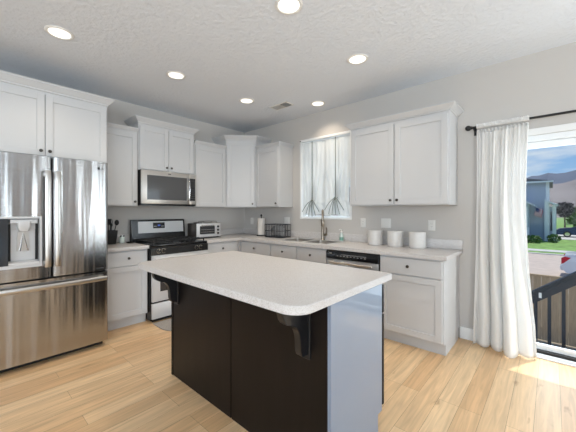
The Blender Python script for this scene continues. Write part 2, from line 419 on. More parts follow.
CROWN_SMALL = [(0.002, 0), (.006, .003), (.010, .010), (.022, .026), (.030, .032), (.030, .042), (.0, .0421)]
def upper(name, T, base, wid, z0, z1, depth, doors, label, crown=CROWN, ret=(True, True), knobs=None, gap=.006, group='white upper wall cabinets'):
    r = thing(name, base, label, 'cabinet', group)
    MB(T).box(.001, wid-.001, -depth+.02, -.002, z0, z1, .001).build('carcass', 'cab', r)
    n = doors; W = wid-.03
    for i in range(n):
        a = .015+i*W/n+(gap/2 if i else 0); c = .015+(i+1)*W/n-(gap/2 if i < n-1 else 0)
        kx = None
        if knobs: kx = {'l': a+.03, 'r': c-.03}[knobs[i]] if knobs[i] in 'lr' else None
        shaker(T, a, c, z0+.012, z1-.03, -depth, r, (kx, z0+.055) if kx is not None else None)
    if crown:
        lo, hi = (1 if ret[0] else 0), (1 if ret[1] else 0)
        def foot(p): return [(.001-p*lo, -.002), (.001-p*lo, -depth+.018-p), (wid-.001+p*hi, -depth+.018-p), (wid-.001+p*hi, -.002)]
        MB(T).rings(crown_rings(foot, 0, z1+.0005, crown)).build('crown_moulding', 'cab', r, smooth=False)
    return r
A = lambda y0: at(0, y0, 0, PI/2)      # wall_left units: local x runs to +y, front faces +x
B = lambda x0: at(x0, 0, 0, 0)         # wall_back units
UZ = 1.377
upper('wall_cabinet', A(-3.475), (0, -2.95, 1.82), 1.055, 1.82, 2.435, .62, 2, 'deep white two-door cabinet with crown moulding above the stainless refrigerator', ret=(True, True), knobs='rl')
upper('wall_cabinet', A(-2.415), (0, -2.2, UZ), .425, UZ, 2.30, .33, 1, 'narrow white wall cabinet between refrigerator and microwave', crown=CROWN_SMALL, ret=(False, False), knobs='r')
upper('wall_cabinet', A(-1.985), (0, -1.6, 1.835), .775, 1.835, 2.42, .33, 2, 'white two-door wall cabinet with crown directly above the microwave', knobs='rl')
upper('wall_cabinet', A(-1.205), (0, -.93, UZ), .556, UZ, 2.30, .33, 1, 'white wall cabinet above the toaster oven', crown=CROWN_SMALL, ret=(False, False), knobs='n')
upper('wall_cabinet', B(.652), (.9, 0, UZ), .505, UZ, 2.30, .33, 1, 'short white wall cabinet above the wire basket, beside the curtained window', crown=CROWN_SMALL, ret=(False, True), knobs='r')
upper('wall_cabinet', B(2.352), (2.88, 0, UZ), 1.066, UZ, 2.285, .35, 2, 'wide white two-door wall cabinet above the three cream canisters', crown=[(p, z*.85) for p, z in CROWN], knobs='rl', gap=.012)
# diagonal corner cabinet
r = thing('corner_wall_cabinet', (.2, -.2, UZ), 'tall white diagonal corner wall cabinet with single door and crown', 'cabinet', 'white upper wall cabinets')
ct = 2.435
DG = .648
pts = [(.002, -.002), (.002, -DG), (.312, -DG), (DG, -.312), (DG, -.002)]
MB().prism(pts, 'z', UZ, ct).build('carcass', 'cab', r, smooth=False)
TD = Matrix.Translation((.312, -DG, 0)) @ Matrix.Rotation(PI/4, 4, 'Z')
shaker(TD, .022, .453, UZ+.012, ct-.03, -.02, r, (.423, UZ+.055))
def foot(p):
    q = p*math.tan(PI/8)
    return [(.002, -.002), (.002, -DG-p), (.312+q, -DG-p), (DG+p, -.312-q), (DG+p, -.002)]
MB().rings(crown_rings(foot, 0, ct+.0005, CROWN)).build('crown_moulding', 'cab', r, smooth=False)

BT = .874          # carcass top
def base_unit(name, T, base, wid, label, drawers=(), doors=(), hollow=False, kick=True, group='white base cabinets', ends=(False, False)):
    r = thing(name, base, label, 'cabinet', group)
    b = MB(T)
    if hollow: b.box(.001, wid-.001, -.59, -.002, .11, .62).box(.001, wid-.001, -.59, -.56, .62, BT).box(.001, .02, -.56, -.002, .62, BT).box(wid-.02, wid-.001, -.56, -.002, .62, BT)
    else: b.box(.001, wid-.001, -.59, -.002, .11, BT, .001)
    b.build('carcass', 'cab', r)
    MB(T).box(.001, wid-.001, -.535, -.06, 0, .11).build('toe_kick', 'cab', r)
    for a, c, z0, z1, k in drawers: slab(T, a, c, z0, z1, -.61, r, k)
    for a, c, z0, z1, k in doors: shaker(T, a, c, z0, z1, -.61, r, k)
    return r
DZ0, DZT = .70, .858
base_unit('base_cabinet', A(-2.45), (0, -2.22, 0), .462, 'white base cabinet with one drawer between refrigerator and range', [(.015, .447, DZ0, DZT, (.24, .785))], [(.015, .447, .125, .69, (.41, .65))])
base_unit('base_cabinet', A(-1.216), (0, -.9, 0), .604, 'white base cabinet right of the range, under the toaster oven', [(.015, .56, DZ0, DZT, (.285, .78))], [(.015, .56, .125, .69, (.05, .65))])
cb = base_unit('base_cabinet', B(.612), (.94, 0, 0), .652, 'white base cabinet with one drawer under the paper towel and wire basket', [(.03, .645, DZ0, DZT, (.33, .78))], [(.03, .645, .125, .69, (.6, .65))])
MB().box(.5906, .6125, -.6115, -.57, .11, BT).build('corner_filler', 'cab', cb)
base_unit('sink_cabinet', B(1.266), (1.73, 0, 0), .93, 'white sink base cabinet below the curtained window, left of the dishwasher', [(.012, .462, DZ0, DZT, (.235, .78)), (.468, .918, DZ0, DZT, (.695, .78))], [(.012, .462, .125, .69, (.43, .65)), (.468, .918, .125, .69, (.5, .65))], hollow=True)
r = base_unit('base_cabinet', B(2.834), (3.13, 0, 0), .6, 'white base cabinet with exposed end panel, right of the dishwasher', [(.015, .585, DZ0, DZT, (.29, .785))], [(.015, .585, .125, .69, (.04, .65))])

# perimeter worktops
CD = .645
def edge_box(m, x0, x1, y0, y1): m.box(x0, x1, y0, y1, .8755, .914, .005, 2)
wt = thing('worktop', (1.0, -.3, .8755), 'long L-shaped speckled beige worktop running from range around the corner past the sink', 'worktop', 'perimeter worktops')
SX0, SX1, SY0, SY1 = 1.335, 2.145, -.535, -.115      # sink cut-out
m = MB()
L = [(.002, -1.214), (CD, -1.214), (CD, -CD), (SX0, -CD), (SX0, -.002), (.002, -.002)]
m.prism(L, 'z', .8755, .914, .004)
m.box(SX0, SX1, -CD, SY0, .8755, .914).box(SX0, SX1, SY1, -.002, .8755, .914)
m.prism([(SX1, -CD), (3.466, -CD), (3.466, -.002), (SX1, -.002)], 'z', .8755, .914, .004)
m.build('slab', 'counter', wt)
MB().box(.022, 3.466, -.022, -.002, .9145, 1.012, .004, 2).box(.002, .022, -1.214, -.002, .9145, 1.012, .004, 2).build('backsplash', 'counter', wt)
wl = thing('worktop', (.3, -2.2, .8755), 'short speckled worktop section between refrigerator and range', 'worktop', 'perimeter worktops')
MB().box(.002, CD, -2.455, -1.9895, .8755, .914, .004, 2).build('slab', 'counter', wl)
MB().box(.002, .022, -2.455, -1.9895, .9145, 1.012, .004, 2).build('backsplash', 'counter', wl)

# sink
sk = thing('kitchen_sink', (1.74, -.32, .914), 'double bowl stainless steel sink set into the worktop under the window', 'sink')
def rrect(x0, x1, y0, y1, r, z, n=5):
    out = []
    for cx, cy, a in ((x1-r, y1-r, 0), (x0+r, y1-r, 90), (x0+r, y0+r, 180), (x1-r, y0+r, 270)):
        for k in range(n+1):
            t = math.radians(a+90*k/n); out.append((cx+r*math.cos(t), cy+r*math.sin(t), z))
    return out
m = MB()
m.box(SX0-.015, SX1+.015, SY0-.015, SY0+.02, .9142, .919, .002).box(SX0-.015, SX1+.015, SY1-.02, SY1+.015, .9142, .919, .002)
m.box(SX0-.015, SX0+.02, SY0+.02, SY1-.02, .9142, .919, .002).box(SX1-.02, SX1+.015, SY0+.02, SY1-.02, .9142, .919, .002).box(1.725, 1.755, SY0+.02, SY1-.02, .9142, .919, .002)
rim = m.build('rim', 'steel_light', sk)
for x0, x1 in ((SX0+.012, 1.73), (1.75, SX1-.012)):
    y0, y1 = SY0+.012, SY1-.012
    m = MB().rings([rrect(x0, x1, y0, y1, .04, .915), rrect(x0+.008, x1-.008, y0+.008, y1-.008, .05, .74), rrect(x0+.06, x1-.06, y0+.06, y1-.06, .05, .725),
                    rrect(x0+.15, x1-.15, y0+.15, y1-.15, .03, .7245)], cap=False)
    m.prism([(p[0], p[1]) for p in rrect(x0+.15, x1-.15, y0+.15, y1-.15, .03, 0)], 'z', .7235, .7245)
    m.build('bowl', 'bowl', sk)
# faucet
fc = thing('faucet', (1.79, -.075, .914), 'tall brushed nickel pull-down faucet behind the sink', 'faucet')
fx, fy = 1.765, -.072
MB().lathe([(.03, 0), (.03, .008), (.024, .014), (.022, .05), (.0195, .06), (.0195, .24), (.017, .25)], (fx, fy, .9145)).build('base', 'nickel', fc)
sx_, sy_ = .566, -.824
pts = [(fx, fy, 1.15)]
for k in range(13):
    t = PI*k/12; q = .085-.085*math.cos(t); pts.append((fx+sx_*q, fy+sy_*q, 1.235+.09*math.sin(t)))
pts.append((fx+sx_*.17, fy+sy_*.17, 1.20))
MB().tube(pts, .0155, 14).build('spout', 'nickel', fc)
MB().lathe([(.017, 0), (.022, -.02), (.023, -.09), (.018, -.10)], (fx+sx_*.17, fy+sy_*.17, 1.205)).build('spray_head', 'nickel', fc)
MB().tube([(fx+.018, fy, .985), (fx+.05, fy, .985), (fx+.062, fy-.002, 1.0)], .016, 12).tube([(fx+.062, fy-.002, .995), (fx+.075, fy-.01, 1.05), (fx+.072, fy-.02, 1.09)], .009, 10).build('lever', 'nickel', fc)

# ------------------------------------------------------------------ refrigerator
FY0, FY1 = -3.385, -2.505
fr = thing('refrigerator', (.45, -2.945, 0), 'stainless french door refrigerator with water dispenser and bottom freezer drawer', 'refrigerator')
MB().box(.03, .835, FY0+.004, FY1-.004, .035, 1.775, .004).build('body', 'charcoal', fr)
MB().box(.03, .80, FY0+.03, FY1-.03, .0, .05).box(.60, .862, FY0+.02, FY1-.035, .012, .05, .004).build('toe_grille', 'black_matte', fr)
def fcurve(y, y0, y1, x0=.862, bulge=.032):
    """contoured front of one door leaf: bowed, with rolled side edges"""
    t = (y-(y0+y1)/2)/((y1-y0)/2)
    r = .020; e = min(y-y0, y1-y); roll = 0
    if e < r: roll = r-math.sqrt(max(0, r*r-(r-e)**2))
    return x0+.058-.010*(abs(t)**2.5)-roll
def leaf(m, y0, y1, z0, z1, Y0, Y1):
    n = 36; ys = sorted(set([y0, y1]+[Y0+(Y1-Y0)*k/n for k in range(n+1) if y0 < Y0+(Y1-Y0)*k/n < y1]+[v for v in (Y0+.003, Y0+.008, Y1-.003, Y1-.008) if y0 < v < y1]))
    poly = [(.84, y0)]+[(fcurve(y, Y0, Y1), y) for y in ys]+[(.84, y1)]
    m.prism(poly, 'z', z0, z1)
FM = -2.946; Z1 = 1.785; ZS = .742
# right door
m = MB(); leaf(m, FM+.004, FY1, ZS, Z1, FM+.004, FY1); dr = m.build('door', 'steel', fr)
# left door, with the dispenser opening cut through it
HY0, HY1, HZ0, HZ1 = -3.325, -3.020, .852, 1.262
m = MB(); a, b_ = FY0, FM-.004
leaf(m, a, b_, ZS, HZ0, a, b_); leaf(m, a, b_, HZ1, Z1, a, b_); leaf(m, a, HY0, HZ0, HZ1, a, b_); leaf(m, HY1, b_, HZ0, HZ1, a, b_)
dl = m.build('door', 'steel', fr)
ds = MB()
ds.box(.85, .925, HY0-.004, HY0+.006, HZ0-.006, HZ1+.006).box(.85, .925, HY1-.012, HY1+.004, HZ0-.006, HZ1+.006).box(.85, .925, HY0+.006, HY1-.012, HZ1-.010, HZ1+.006).box(.85, .925, HY0+.006, HY1-.012, HZ0-.006, HZ0+.02)
dsp = ds.build('dispenser', 'steel_light', dl)
CY = -3.228
MB().box(.85, .922, HY0+.007, CY, HZ0+.021, HZ1-.011).build('control_panel', 'dark_glass', dsp)
m = MB(); m.box(.841, .846, CY+.001, HY1-.0125, HZ0+.021, HZ1-.0105); m.prism([(.846, HZ0+.021), (.915, HZ0+.021), (.905, HZ0+.035), (.846, HZ0+.05)], 'y', CY+.001, HY1-.0125); m.build('recess', 'steel_light', dsp)
MB().box(.846, .916, CY+.012, HY1-.024, HZ1-.05, HZ1-.018, .004).box(.846, .86, CY+.002, HY1-.0135, HZ1-.10, HZ1-.05, .002).build('nozzle_bar', 'steel_light', dsp)
for a_, c_ in ((CY+.004, CY+.02), (HY1-.032, HY1-.014)): MB().box(.85, .862, a_, c_, HZ0+.05, HZ1-.055).build('recess_liner', 'black_matte', dsp)
c = (CY+HY1-.012)/2
MB().rings([rrect(.865, .925, c-.042, c+.042, .015, HZ1-.035), rrect(.865, .925, c-.045, c+.045, .018, HZ1-.08), rrect(.87, .915, c-.03, c+.03, .014, HZ1-.115)]).build('ice_chute', 'steel_light', dsp)
MB().prism([(c-.035, HZ1-.12), (c+.035, HZ1-.12), (c+.04, HZ0+.13), (c-.04, HZ0+.13)], 'x', .848, .856).build('paddle', 'steel_flat', dsp)
MB().tube([(.862, c-.02, HZ0+.13), (.872, c, HZ1-.13), (.862, c+.03, HZ0+.13)], .005, 8).build('paddle_spring', 'chrome', dsp)
# freezer drawer
m = MB(); leaf(m, FY0, FY1, .055, ZS-.014, FY0, FY1); dz = m.build('freezer_drawer', 'steel', fr)
# handles
def vhandle(y, parent):
    m = MB(); z0, z1 = .835, 1.66; sec = []
    for k in range(17):
        t = k/16; z = z0+(z1-z0)*t; e = min(t, 1-t)*16
        x = .968-.006*abs(2*t-1)**2; wd = .022; th = .011
        if e < .5: x -= .012; 
        sec.append([(x+th*math.cos(2*PI*j/12)*1.0, y+wd*math.sin(2*PI*j/12), z) for j in range(12)])
    m.rings(sec); m.box(.905, .965, y-.012, y+.012, z0+.01, z0+.05, .004).box(.905, .965, y-.012, y+.012, z1-.05, z1-.01, .004)
    m.build('handle', 'steel_flat', parent)
vhandle(-2.981, dl); vhandle(-2.912, dr)
m = MB(); sec = []
for k in range(21):
    t = k/20; y = FY0+.045+(FY1-FY0-.075)*t
    x = .975-.012*abs(2*t-1)**2
    sec.append([(x+.011*math.cos(2*PI*j/12), y, .672+.021*math.sin(2*PI*j/12)) for j in range(12)])
m.rings(sec); m.box(.905, .965, FY0+.055, FY0+.10, .66, .684, .004).box(.905, .965, FY1-.085, FY1-.04, .66, .684, .004); m.build('handle', 'steel_flat', dz)
def text(body, size, T, mat, name, parent):
    cu = bpy.data.curves.new(name, 'FONT'); cu.body = body; cu.size = size; cu.extrude = .0004; cu.align_x = 'CENTER'; cu.align_y = 'CENTER'
    t = bpy.data.objects.new('tmp_text', cu); COL.objects.link(t)
    bpy.context.view_layer.update()
    me = bpy.data.meshes.new_from_object(t.evaluated_get(bpy.context.evaluated_depsgraph_get()))
    bpy.data.objects.remove(t, do_unlink=True)
    b = MB(); b.bm.from_mesh(me); bmesh.ops.transform(b.bm, matrix=T, verts=b.bm.verts)
    return b.build(name, mat, parent, smooth=False)
RX = Matrix(((0, 0, 1, 0), (1, 0, 0, 0), (0, 1, 0, 0), (0, 0, 0, 1)))     # text plane to a +x face
text('LG', .028, Matrix.Translation((.9170, -2.558, 1.722)) @ RX, 'ink', 'logo_letters', dr)
MB().lathe([(.013, 0), (.013, .001), (.009, .001)], seg=20, T=Matrix.Translation((.9176, -2.59, 1.722)) @ Matrix.Rotation(PI/2, 4, 'Y')).build('logo_disc', 'ink', dr)
MB().box(.912, .9192, -2.612, -2.548, .758, .772, .001).build('badge', 'charcoal', dr)

# ------------------------------------------------------------------ range
RY0, RY1 = -1.983, -1.223
st = thing('gas_range', (.34, -1.6, 0), 'freestanding stainless and black gas range under the microwave', 'stove')
MB().box(.03, .655, RY0+.002, RY1-.002, .02, .895, .003).build('body', 'black', st)
for sx in (.09, .58):
    for sy in (RY0+.06, RY1-.06): MB().cyl((sx, sy, 0), (sx, sy, .022), .018).build('foot', 'black_matte', st)
MB().box(.028, .672, RY0, RY1, .895, .914, .005, 2).build('cooktop', 'black', st)
b = MB(); b.prism([(.655, .792), (.688, .792), (.688, .875), (.665, .894), (.655, .894)], 'y', RY0+.001, RY1-.001, .002); cp = b.build('control_panel', 'black', st)
for f in (.11, .19, .77, .85):
    y = RY0+(RY1-RY0)*f
    k = MB(); k.lathe([(.024, 0), (.024, .006), (.019, .010), (.018, .026), (.014, .030)], seg=18, T=Matrix.Translation((.689, y, .842)) @ Matrix.Rotation(PI/2, 4, 'Y'))
    k.box(.715, .722, y-.003, y+.003, .828, .856, .001)
    kb = k.build('knob', 'black', cp)
    q = MB(); q.rings([[(x, y+rr*math.cos(2*PI*j/20), .842+rr*math.sin(2*PI*j/20)) for j in range(20)] for rr, x in ((.025, .6895), (.028, .6895), (.028, .692), (.025, .692))], closed=True); q.build('knob_ring', 'nickel', kb)
# oven door, window, handle
b = MB(); b.box(.656, .69, RY0+.006, RY1-.006, .245, .782, .004, 2); od = b.build('oven_door', 'steel_light', st)
MB().box(.6895, .692, RY0+.10, RY1-.10, .36, .60, .001).build('oven_window', 'dark_glass', od)
MB().tube([(.73, RY0+.02, .758), (.735, (RY0+RY1)/2, .758), (.73, RY1-.02, .758)], .014, 12).box(.685, .735, RY0+.05, RY0+.075, .748, .768).box(.685, .735, RY1-.075, RY1-.05, .748, .768).build('handle', 'steel_light', od)
MB().box(.656, .692, RY0+.004, RY1-.004, .784, .791).build('door_trim', 'steel_light', od)
b = MB(); b.box(.656, .688, RY0+.006, RY1-.006, .045, .225, .004, 2); b.build('drawer', 'steel_light', st)
MB().box(.15, .64, RY0+.03, RY1-.03, .0, .02).build('toe_kick', 'black_matte', st)
# backguard
b = MB(); b.prism([(.012, .914), (.095, .914), (.075, 1.19), (.06, 1.2), (.012, 1.2)], 'y', RY0+.006, RY1-.004, .004); bgd = b.build('backguard', 'black', st)
TT = Matrix.Translation((.095, 0, .914)) @ Matrix.Rotation(-math.atan2(.02, .276), 4, 'Y')
MB().box(0, .004, RY0+.085, RY1-.03, .105, .262, .002, T=TT).build('backguard_panel', 'steel_light', bgd)
MB().box(0, .003, RY0+.006, RY1-.004, .012, .095, .001, T=TT).build('vent_strip', 'black', bgd)
dp = MB().box(.0035, .006, -1.70, -1.535, .165, .245, .001, T=TT).build('display', 'black', bgd)
MB().box(.006, .0065, -1.635, -1.60, .195, .215, T=TT).build('display_digits', 'display', dp)
for a in (-1.69, -1.585): MB().box(.006, .0065, a, a+.04, .19, .196, T=TT).build('display_marks', 'steel_light', dp)
# burners and grates
for bx, by in ((.22, -1.80), (.22, -1.40), (.50, -1.80), (.50, -1.40), (.36, -1.60)):
    MB().lathe([(.05, 0), (.05, .008), (.036, .012), (.036, .02), (.028, .023)], (bx, by, .9145)).build('burner', 'iron', st)
for y0, y1 in ((RY0+.025, -1.735), (-1.73, -1.477), (-1.472, RY1-.025)):
    g = MB(); zt = .952
    for yy in (y0+.008, y1-.008): g.box(.11, .635, yy-.006, yy+.006, zt-.012, zt, .002)
    for xx in (.116, .629): g.box(xx-.006, xx+.006, y0, y1, zt-.012, zt, .002)
    for xx in (.22, .37, .50): g.box(xx-.005, xx+.005, y0, y1, zt-.010, zt+.004, .002)
    c = (y0+y1)/2; g.box(.11, .635, c-.005, c+.005, zt-.010, zt+.004, .002)
    for xx in (.116, .629):
        for yy in (y0+.008, y1-.008): g.box(xx-.006, xx+.006, yy-.006, yy+.006, .9145, zt)
    g.build('grate', 'iron', st)

# ------------------------------------------------------------------ microwave
mw = thing('microwave', (.2, -1.6, 1.392), 'stainless over-the-range microwave mounted above the stove', 'microwave')
MZ0, MZ1 = 1.402, 1.832
MB().box(.004, .372, RY0+.0, RY1-.001, MZ0+.002, MZ1, .003).build('body', 'black_matte', mw)
MB().box(.02, .385, RY0+.006, RY1-.006, MZ0-.016, MZ0+.002, .002).build('bottom_vent', 'black', mw)
b = MB(); b.box(.372, .398, RY0+.001, -1.335, MZ0+.006, MZ1-.004, .004, 2); md = b.build('door', 'steel_flat', mw)
MB().box(.398, .4, RY0+.07, -1.372, MZ0+.058, MZ1-.062, .001).build('door_window', 'mw_glass', md)
pts = [(.399, -1.349, MZ1-.07), (.425, -1.349, MZ1-.09), (.438, -1.349, (MZ0+MZ1)/2), (.425, -1.349, MZ0+.075), (.399, -1.349, MZ0+.055)]
MB().tube(pts, .0115, 12).build('handle', 'chrome', md)
b = MB(); b.box(.372, .398, -1.333, RY1-.002, MZ0+.006, MZ1-.004, .004, 2); mc = b.build('control_panel', 'steel_flat', mw)
kp = MB().box(.398, .4, -1.33, RY1-.02, MZ0+.058, MZ1-.062, .001).build('keypad', 'dark_glass', mc)
m = MB()
for i in range(5):
    for j in range(3): m.box(.4, .4006, -1.318+.024*j, -1.302+.024*j, MZ0+.085+.03*i, MZ0+.10+.03*i)
m.build('keys', 'charcoal', kp)
MB().box(.4, .4006, -1.315, -1.25, MZ1-.105, MZ1-.082).build('display', 'ink', kp)
MB().box(.398, .3986, -1.64, -1.60, MZ1-.036, MZ1-.026).build('badge', 'charcoal', md)

# ------------------------------------------------------------------ dishwasher
DW0, DW1 = 2.199, 2.831
dw = thing('dishwasher', (2.51, -.3, 0), 'dishwasher with black control strip and stainless door, right of the sink', 'dishwasher')
MB().box(DW0+.006, DW1-.006, -.585, -.03, .1, .868).box(DW0+.006, DW1-.006, -.53, -.06, 0, .1).build('tub', 'charcoal', dw)
MB().box(DW0+.002, DW1-.002, -.615, -.585, .135, .768, .004, 2).build('door', 'steel_flat', dw)
b = MB(); b.prism([(-.615, .772), (-.628, .78), (-.628, .85), (-.618, .868), (-.585, .868), (-.585, .772)], 'x', DW0+.002, DW1-.002, .002); cpn = b.build('control_panel', 'black', dw)
m = MB()
for k in range(9): m.box(2.34+.042*k, 2.36+.042*k, -.6287, -.628, .808, .813)
m.box(2.40, 2.70, -.6287, -.628, .826, .829).box(2.245, 2.275, -.6287, -.628, .83, .837)
m.build('control_marks', 'steel_light', cpn)
MB().tube([(DW0+.06, -.65, .738), (DW1-.06, -.65, .738)], .012, 12).box(DW0+.08, DW0+.10, -.65, -.61, .731, .745).box(DW1-.10, DW1-.08, -.65, -.61, .731, .745).build('handle', 'steel_flat', dw)
MB().box(DW0+.004, DW1-.004, -.54, -.53, .005, .125).build('kick_plate', 'black_matte', dw)

# ------------------------------------------------------------------ island
IX0, IX1, IY0, IY1 = 1.745, 3.388, -2.583, -1.630
BX0, BX1, BY0, BY1 = 1.874, 3.385, -2.342, -1.763
il = thing('kitchen_island', (2.62, -2.05, 0), 'dark espresso kitchen island with pale speckled overhanging top in the middle of the kitchen', 'kitchen island')
MB().box(BX0+.012, BX1-.02, BY0+.012, BY1-.022, .11, .874).box(BX0+.012, BX1-.02, BY0+.012, BY1-.09, 0, .11).build('carcass', 'espresso', il)
end = [(BY0, 0), (BY1-.075, 0), (BY1-.075, .11), (BY1-.022, .11), (BY1-.022, .874), (BY0, .874)]
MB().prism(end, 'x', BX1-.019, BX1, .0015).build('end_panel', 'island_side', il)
MB().prism(end, 'x', BX0, BX0+.011).build('end_panel', 'espresso', il)
for a, c in ((BX0+.022, 2.635), (2.643, BX1-.0195)): MB().box(a, c, BY0, BY0+.011, .0, .874, .0015).build('back_panel', 'espresso', il)
MB().box(BX0-.004, BX0+.018, BY0-.004, BY0+.011, 0, .874, .0015).build('corner_trim', 'espresso', il)
n = 3; W = (BX1-BX0-.018)/n
for k in range(n):
    a = BX0+.015+k*W; TI = at(0, 0, 0) 
    R180 = Matrix.Translation((a+W-.003, BY1+.021, 0)) @ Matrix.Rotation(PI, 4, 'Z')
    b = MB(R180); wd = W-.006
    b.box(0, .06, 0, .02, .13, .68).box(wd-.06, wd, 0, .02, .13, .68).box(.06, wd-.06, 0, .02, .13, .19).box(.06, wd-.06, 0, .02, .62, .68).box(.055, wd-.055, .008, .018, .18, .63)
    d = b.build('door', 'espresso', il); knob(R180, .03 if k else wd-.03, 0, .63, d)
    b = MB(R180).box(0, wd, 0, .02, .69, .86, .002); d = b.build('drawer', 'espresso', il); knob(R180, wd/2, 0, .78, d)
# front edge of the door side seen at the end panel
pts = []
def corner(cx, cy, r, a0):
    return [(cx+r*math.cos(math.radians(a0+90*k/10)), cy+r*math.sin(math.radians(a0+90*k/10))) for k in range(11)]
pts = corner(IX1-.10, IY0+.10, .10, 270)+corner(IX1-.02, IY1-.02, .02, 0)+corner(IX0+.02, IY1-.02, .02, 90)+corner(IX0+.10, IY0+.10, .10, 180)
MB().prism(pts, 'z', .875, .914, .003).build('countertop', 'counter', il)
def corbel(x0, x1):
    yb = BY0-.0125
    prof = [(.205, .874), (.200, .862), (.193, .845), (.184, .818), (.170, .800), (.151, .788), (.130, .782), (.112, .774), (.098, .764), (.087, .749), (.078, .734),
            (.073, .719), (.068, .698), (.066, .675), (.066, .654), (.063, .634), (.056, .618), (.044, .608), (.030, .612), (.015, .606), (.008, .600), (0, .600)]
    pts = [(yb, .874)]+[(BY0-p, z) for p, z in prof[:-2]]+[(yb, .602)]
    c = MB().prism(pts, 'x', x0, x1, .002).build('corbel', 'espresso_satin', il)
    MB().box(x0-.012, x1+.010, BY0-.012, BY0-.0005, .585, .874, .002).build('mounting_plate', 'espresso_satin', c)
corbel(1.938, 1.978); corbel(3.220, 3.260)

# ------------------------------------------------------------------ things on the worktops
Z = .9145
can = thing('canister', (2.585, -.165, Z), 'cream ceramic canister nearest the sink, leftmost of three', 'canister', 'cream canisters on the worktop')
def canister_at(x, y, r, h, root):
    MB().lathe([(r*.90, 0), (r*.96, .006), (r, .02), (r, h-.004), (r*.985, h), (r*.95, h), (r*.945, h-.03)], (x, y, Z), 32).build('body', 'ceramic', root)
    MB().lathe([(r*.93, h-.028), (r*.93, h-.006), (r*.90, h-.003), (.02, h-.002)], (x, y, Z), 32).build('lid', 'ceramic', root)
canister_at(2.585, -.165, .086, .175, can)
copy_tree(can, (2.826, -.165, Z), 'cream ceramic canister between the other two canisters')
copy_tree(can, (3.066, -.165, Z), 'cream ceramic canister nearest the end of the worktop, rightmost of three')

pt = thing('paper_towel_holder', (.60, -.15, Z), 'black paper towel holder with white roll near the corner', 'paper towel holder')
MB().lathe([(.078, 0), (.078, .01), (.07, .014), (.01, .015)], (.60, -.15, Z)).build('base', 'black_matte', pt)
MB().cyl((.60, -.15, Z+.014), (.60, -.15, Z+.325), .008).ball((.60, -.15, Z+.335), .017).build('post', 'black_matte', pt)
tag(MB().rings([[(.60+r*math.cos(2*PI*k/32), -.15+r*math.sin(2*PI*k/32), Z+z) for k in range(32)] for r, z in ((.02, .016), (.061, .016), (.061, .285), (.02, .285))], closed=True).build('paper_towel_roll', 'paper', origin=(.60, -.15, Z)), 'white paper towel roll on the black holder', 'paper towel')

bk = thing('wire_basket', (.995, -.2, Z), 'dark wire dish basket on the worktop under the short wall cabinet', 'basket')
bx0, bx1, by0, by1 = .855, 1.195, -.33, -.085
b = MB()
for z in (.008, .105, .20): b.tube([(x, y, Z+z) for x, y, _ in rrect(bx0, bx1, by0, by1, .03, 0, 4)], .0035 if z != .20 else .005, 6, closed=True)
k = 0
for i in range(10):
    x = bx0+.015+(bx1-bx0-.03)*i/9
    for y in (by0, by1): b.cyl((x, y, Z+.006), (x, y, Z+.20), .0034, seg=6)
    b.cyl((x, by0, Z+.008), (x, by1, Z+.008), .0028, seg=6)
for i in range(7):
    y = by0+.015+(by1-by0-.03)*i/6
    for x in (bx0, bx1): b.cyl((x, y, Z+.006), (x, y, Z+.20), .0034, seg=6)
b.build('wire_frame', 'wire', bk)
MB().box(bx0+.012, bx1-.012, by0+.012, by1-.012, Z+.012, Z+.02, .002).build('tray', 'wire', bk)
# dark dishes standing inside
for i, (x, rr) in enumerate(((.95, .075), (1.02, .08), (1.09, .078))):
    T_ = Matrix.Translation((x, -.205, Z+.021+rr)) @ Matrix.Rotation(math.radians(80), 4, 'Y')
    d = MB().lathe([(.02, 0), (rr*.7, .002), (rr, .016), (rr*.98, .018), (rr*.68, .006), (.02, .004)], seg=28, T=T_)
    tag(d.build('plate', 'plate_grey', origin=(x, -.205, Z+.021)), ['grey plate on edge nearest the paper towel end of the wire basket', 'middle grey plate standing in the wire basket', 'grey plate on edge nearest the sink end of the wire basket'][i], 'plate', 'plates in the wire basket')

sp = thing('soap_bottle', (2.065, -.07, Z), 'small clear soap pump bottle on the worktop behind the sink', 'soap bottle')
MB().lathe([(.026, 0), (.028, .005), (.028, .075), (.022, .10), (.012, .112), (.012, .118)], (2.065, -.07, Z)).build('bottle', 'soap_glass', sp)
MB().lathe([(.0285, .012), (.0287, .013), (.0287, .055), (.0285, .056)], (2.065, -.07, Z)).build('soap_label', 'soap', sp)
MB().lathe([(.014, .118), (.014, .132), (.005, .135), (.005, .155)], (2.065, -.07, Z)).tube([(2.065, -.07, Z+.155), (2.06, -.085, Z+.16), (2.055, -.11, Z+.153)], .006, 8).build('pump', 'plastic_white', sp)

# toaster oven
tx0, tx1, ty0, ty1, tz0, tz1 = .075, .335, -1.18, -.765, .932, 1.135
to = thing('toaster_oven', (.2, -.97, Z), 'small stainless toaster oven on the worktop right of the range', 'toaster oven')
MB().box(tx0, tx1-.012, ty0, ty1, tz0, tz1, .008, 2).build('body', 'toaster_grey', to)
for x in (tx0+.03, tx1-.04):
    for y in (ty0+.03, ty1-.03): MB().cyl((x, y, Z), (x, y, tz0+.002), .014, seg=12).build('foot', 'black_matte', to)
ff = MB().box(tx1-.012, tx1, ty0, ty1, tz0, tz1, .004, 2).build('front_panel', 'steel_light', to)
odr = MB().box(tx1, tx1+.008, ty0+.05, ty0+.305, tz0+.045, tz1-.04, .002).build('glass_door', 'dark_glass', ff)
MB().tube([(tx1+.008, ty0+.075, tz1-.03), (tx1+.028, ty0+.08, tz1-.03), (tx1+.028, ty0+.275, tz1-.03), (tx1+.008, ty0+.28, tz1-.03)], .006, 8).build('handle', 'chrome', odr)
m = MB()
for z in (.075, .11): m.tube([(tx1+.0085, ty0+.06, tz0+z), (tx1+.0085, ty0+.295, tz0+z)], .002, 6)
m.build('rack', 'chrome', odr)
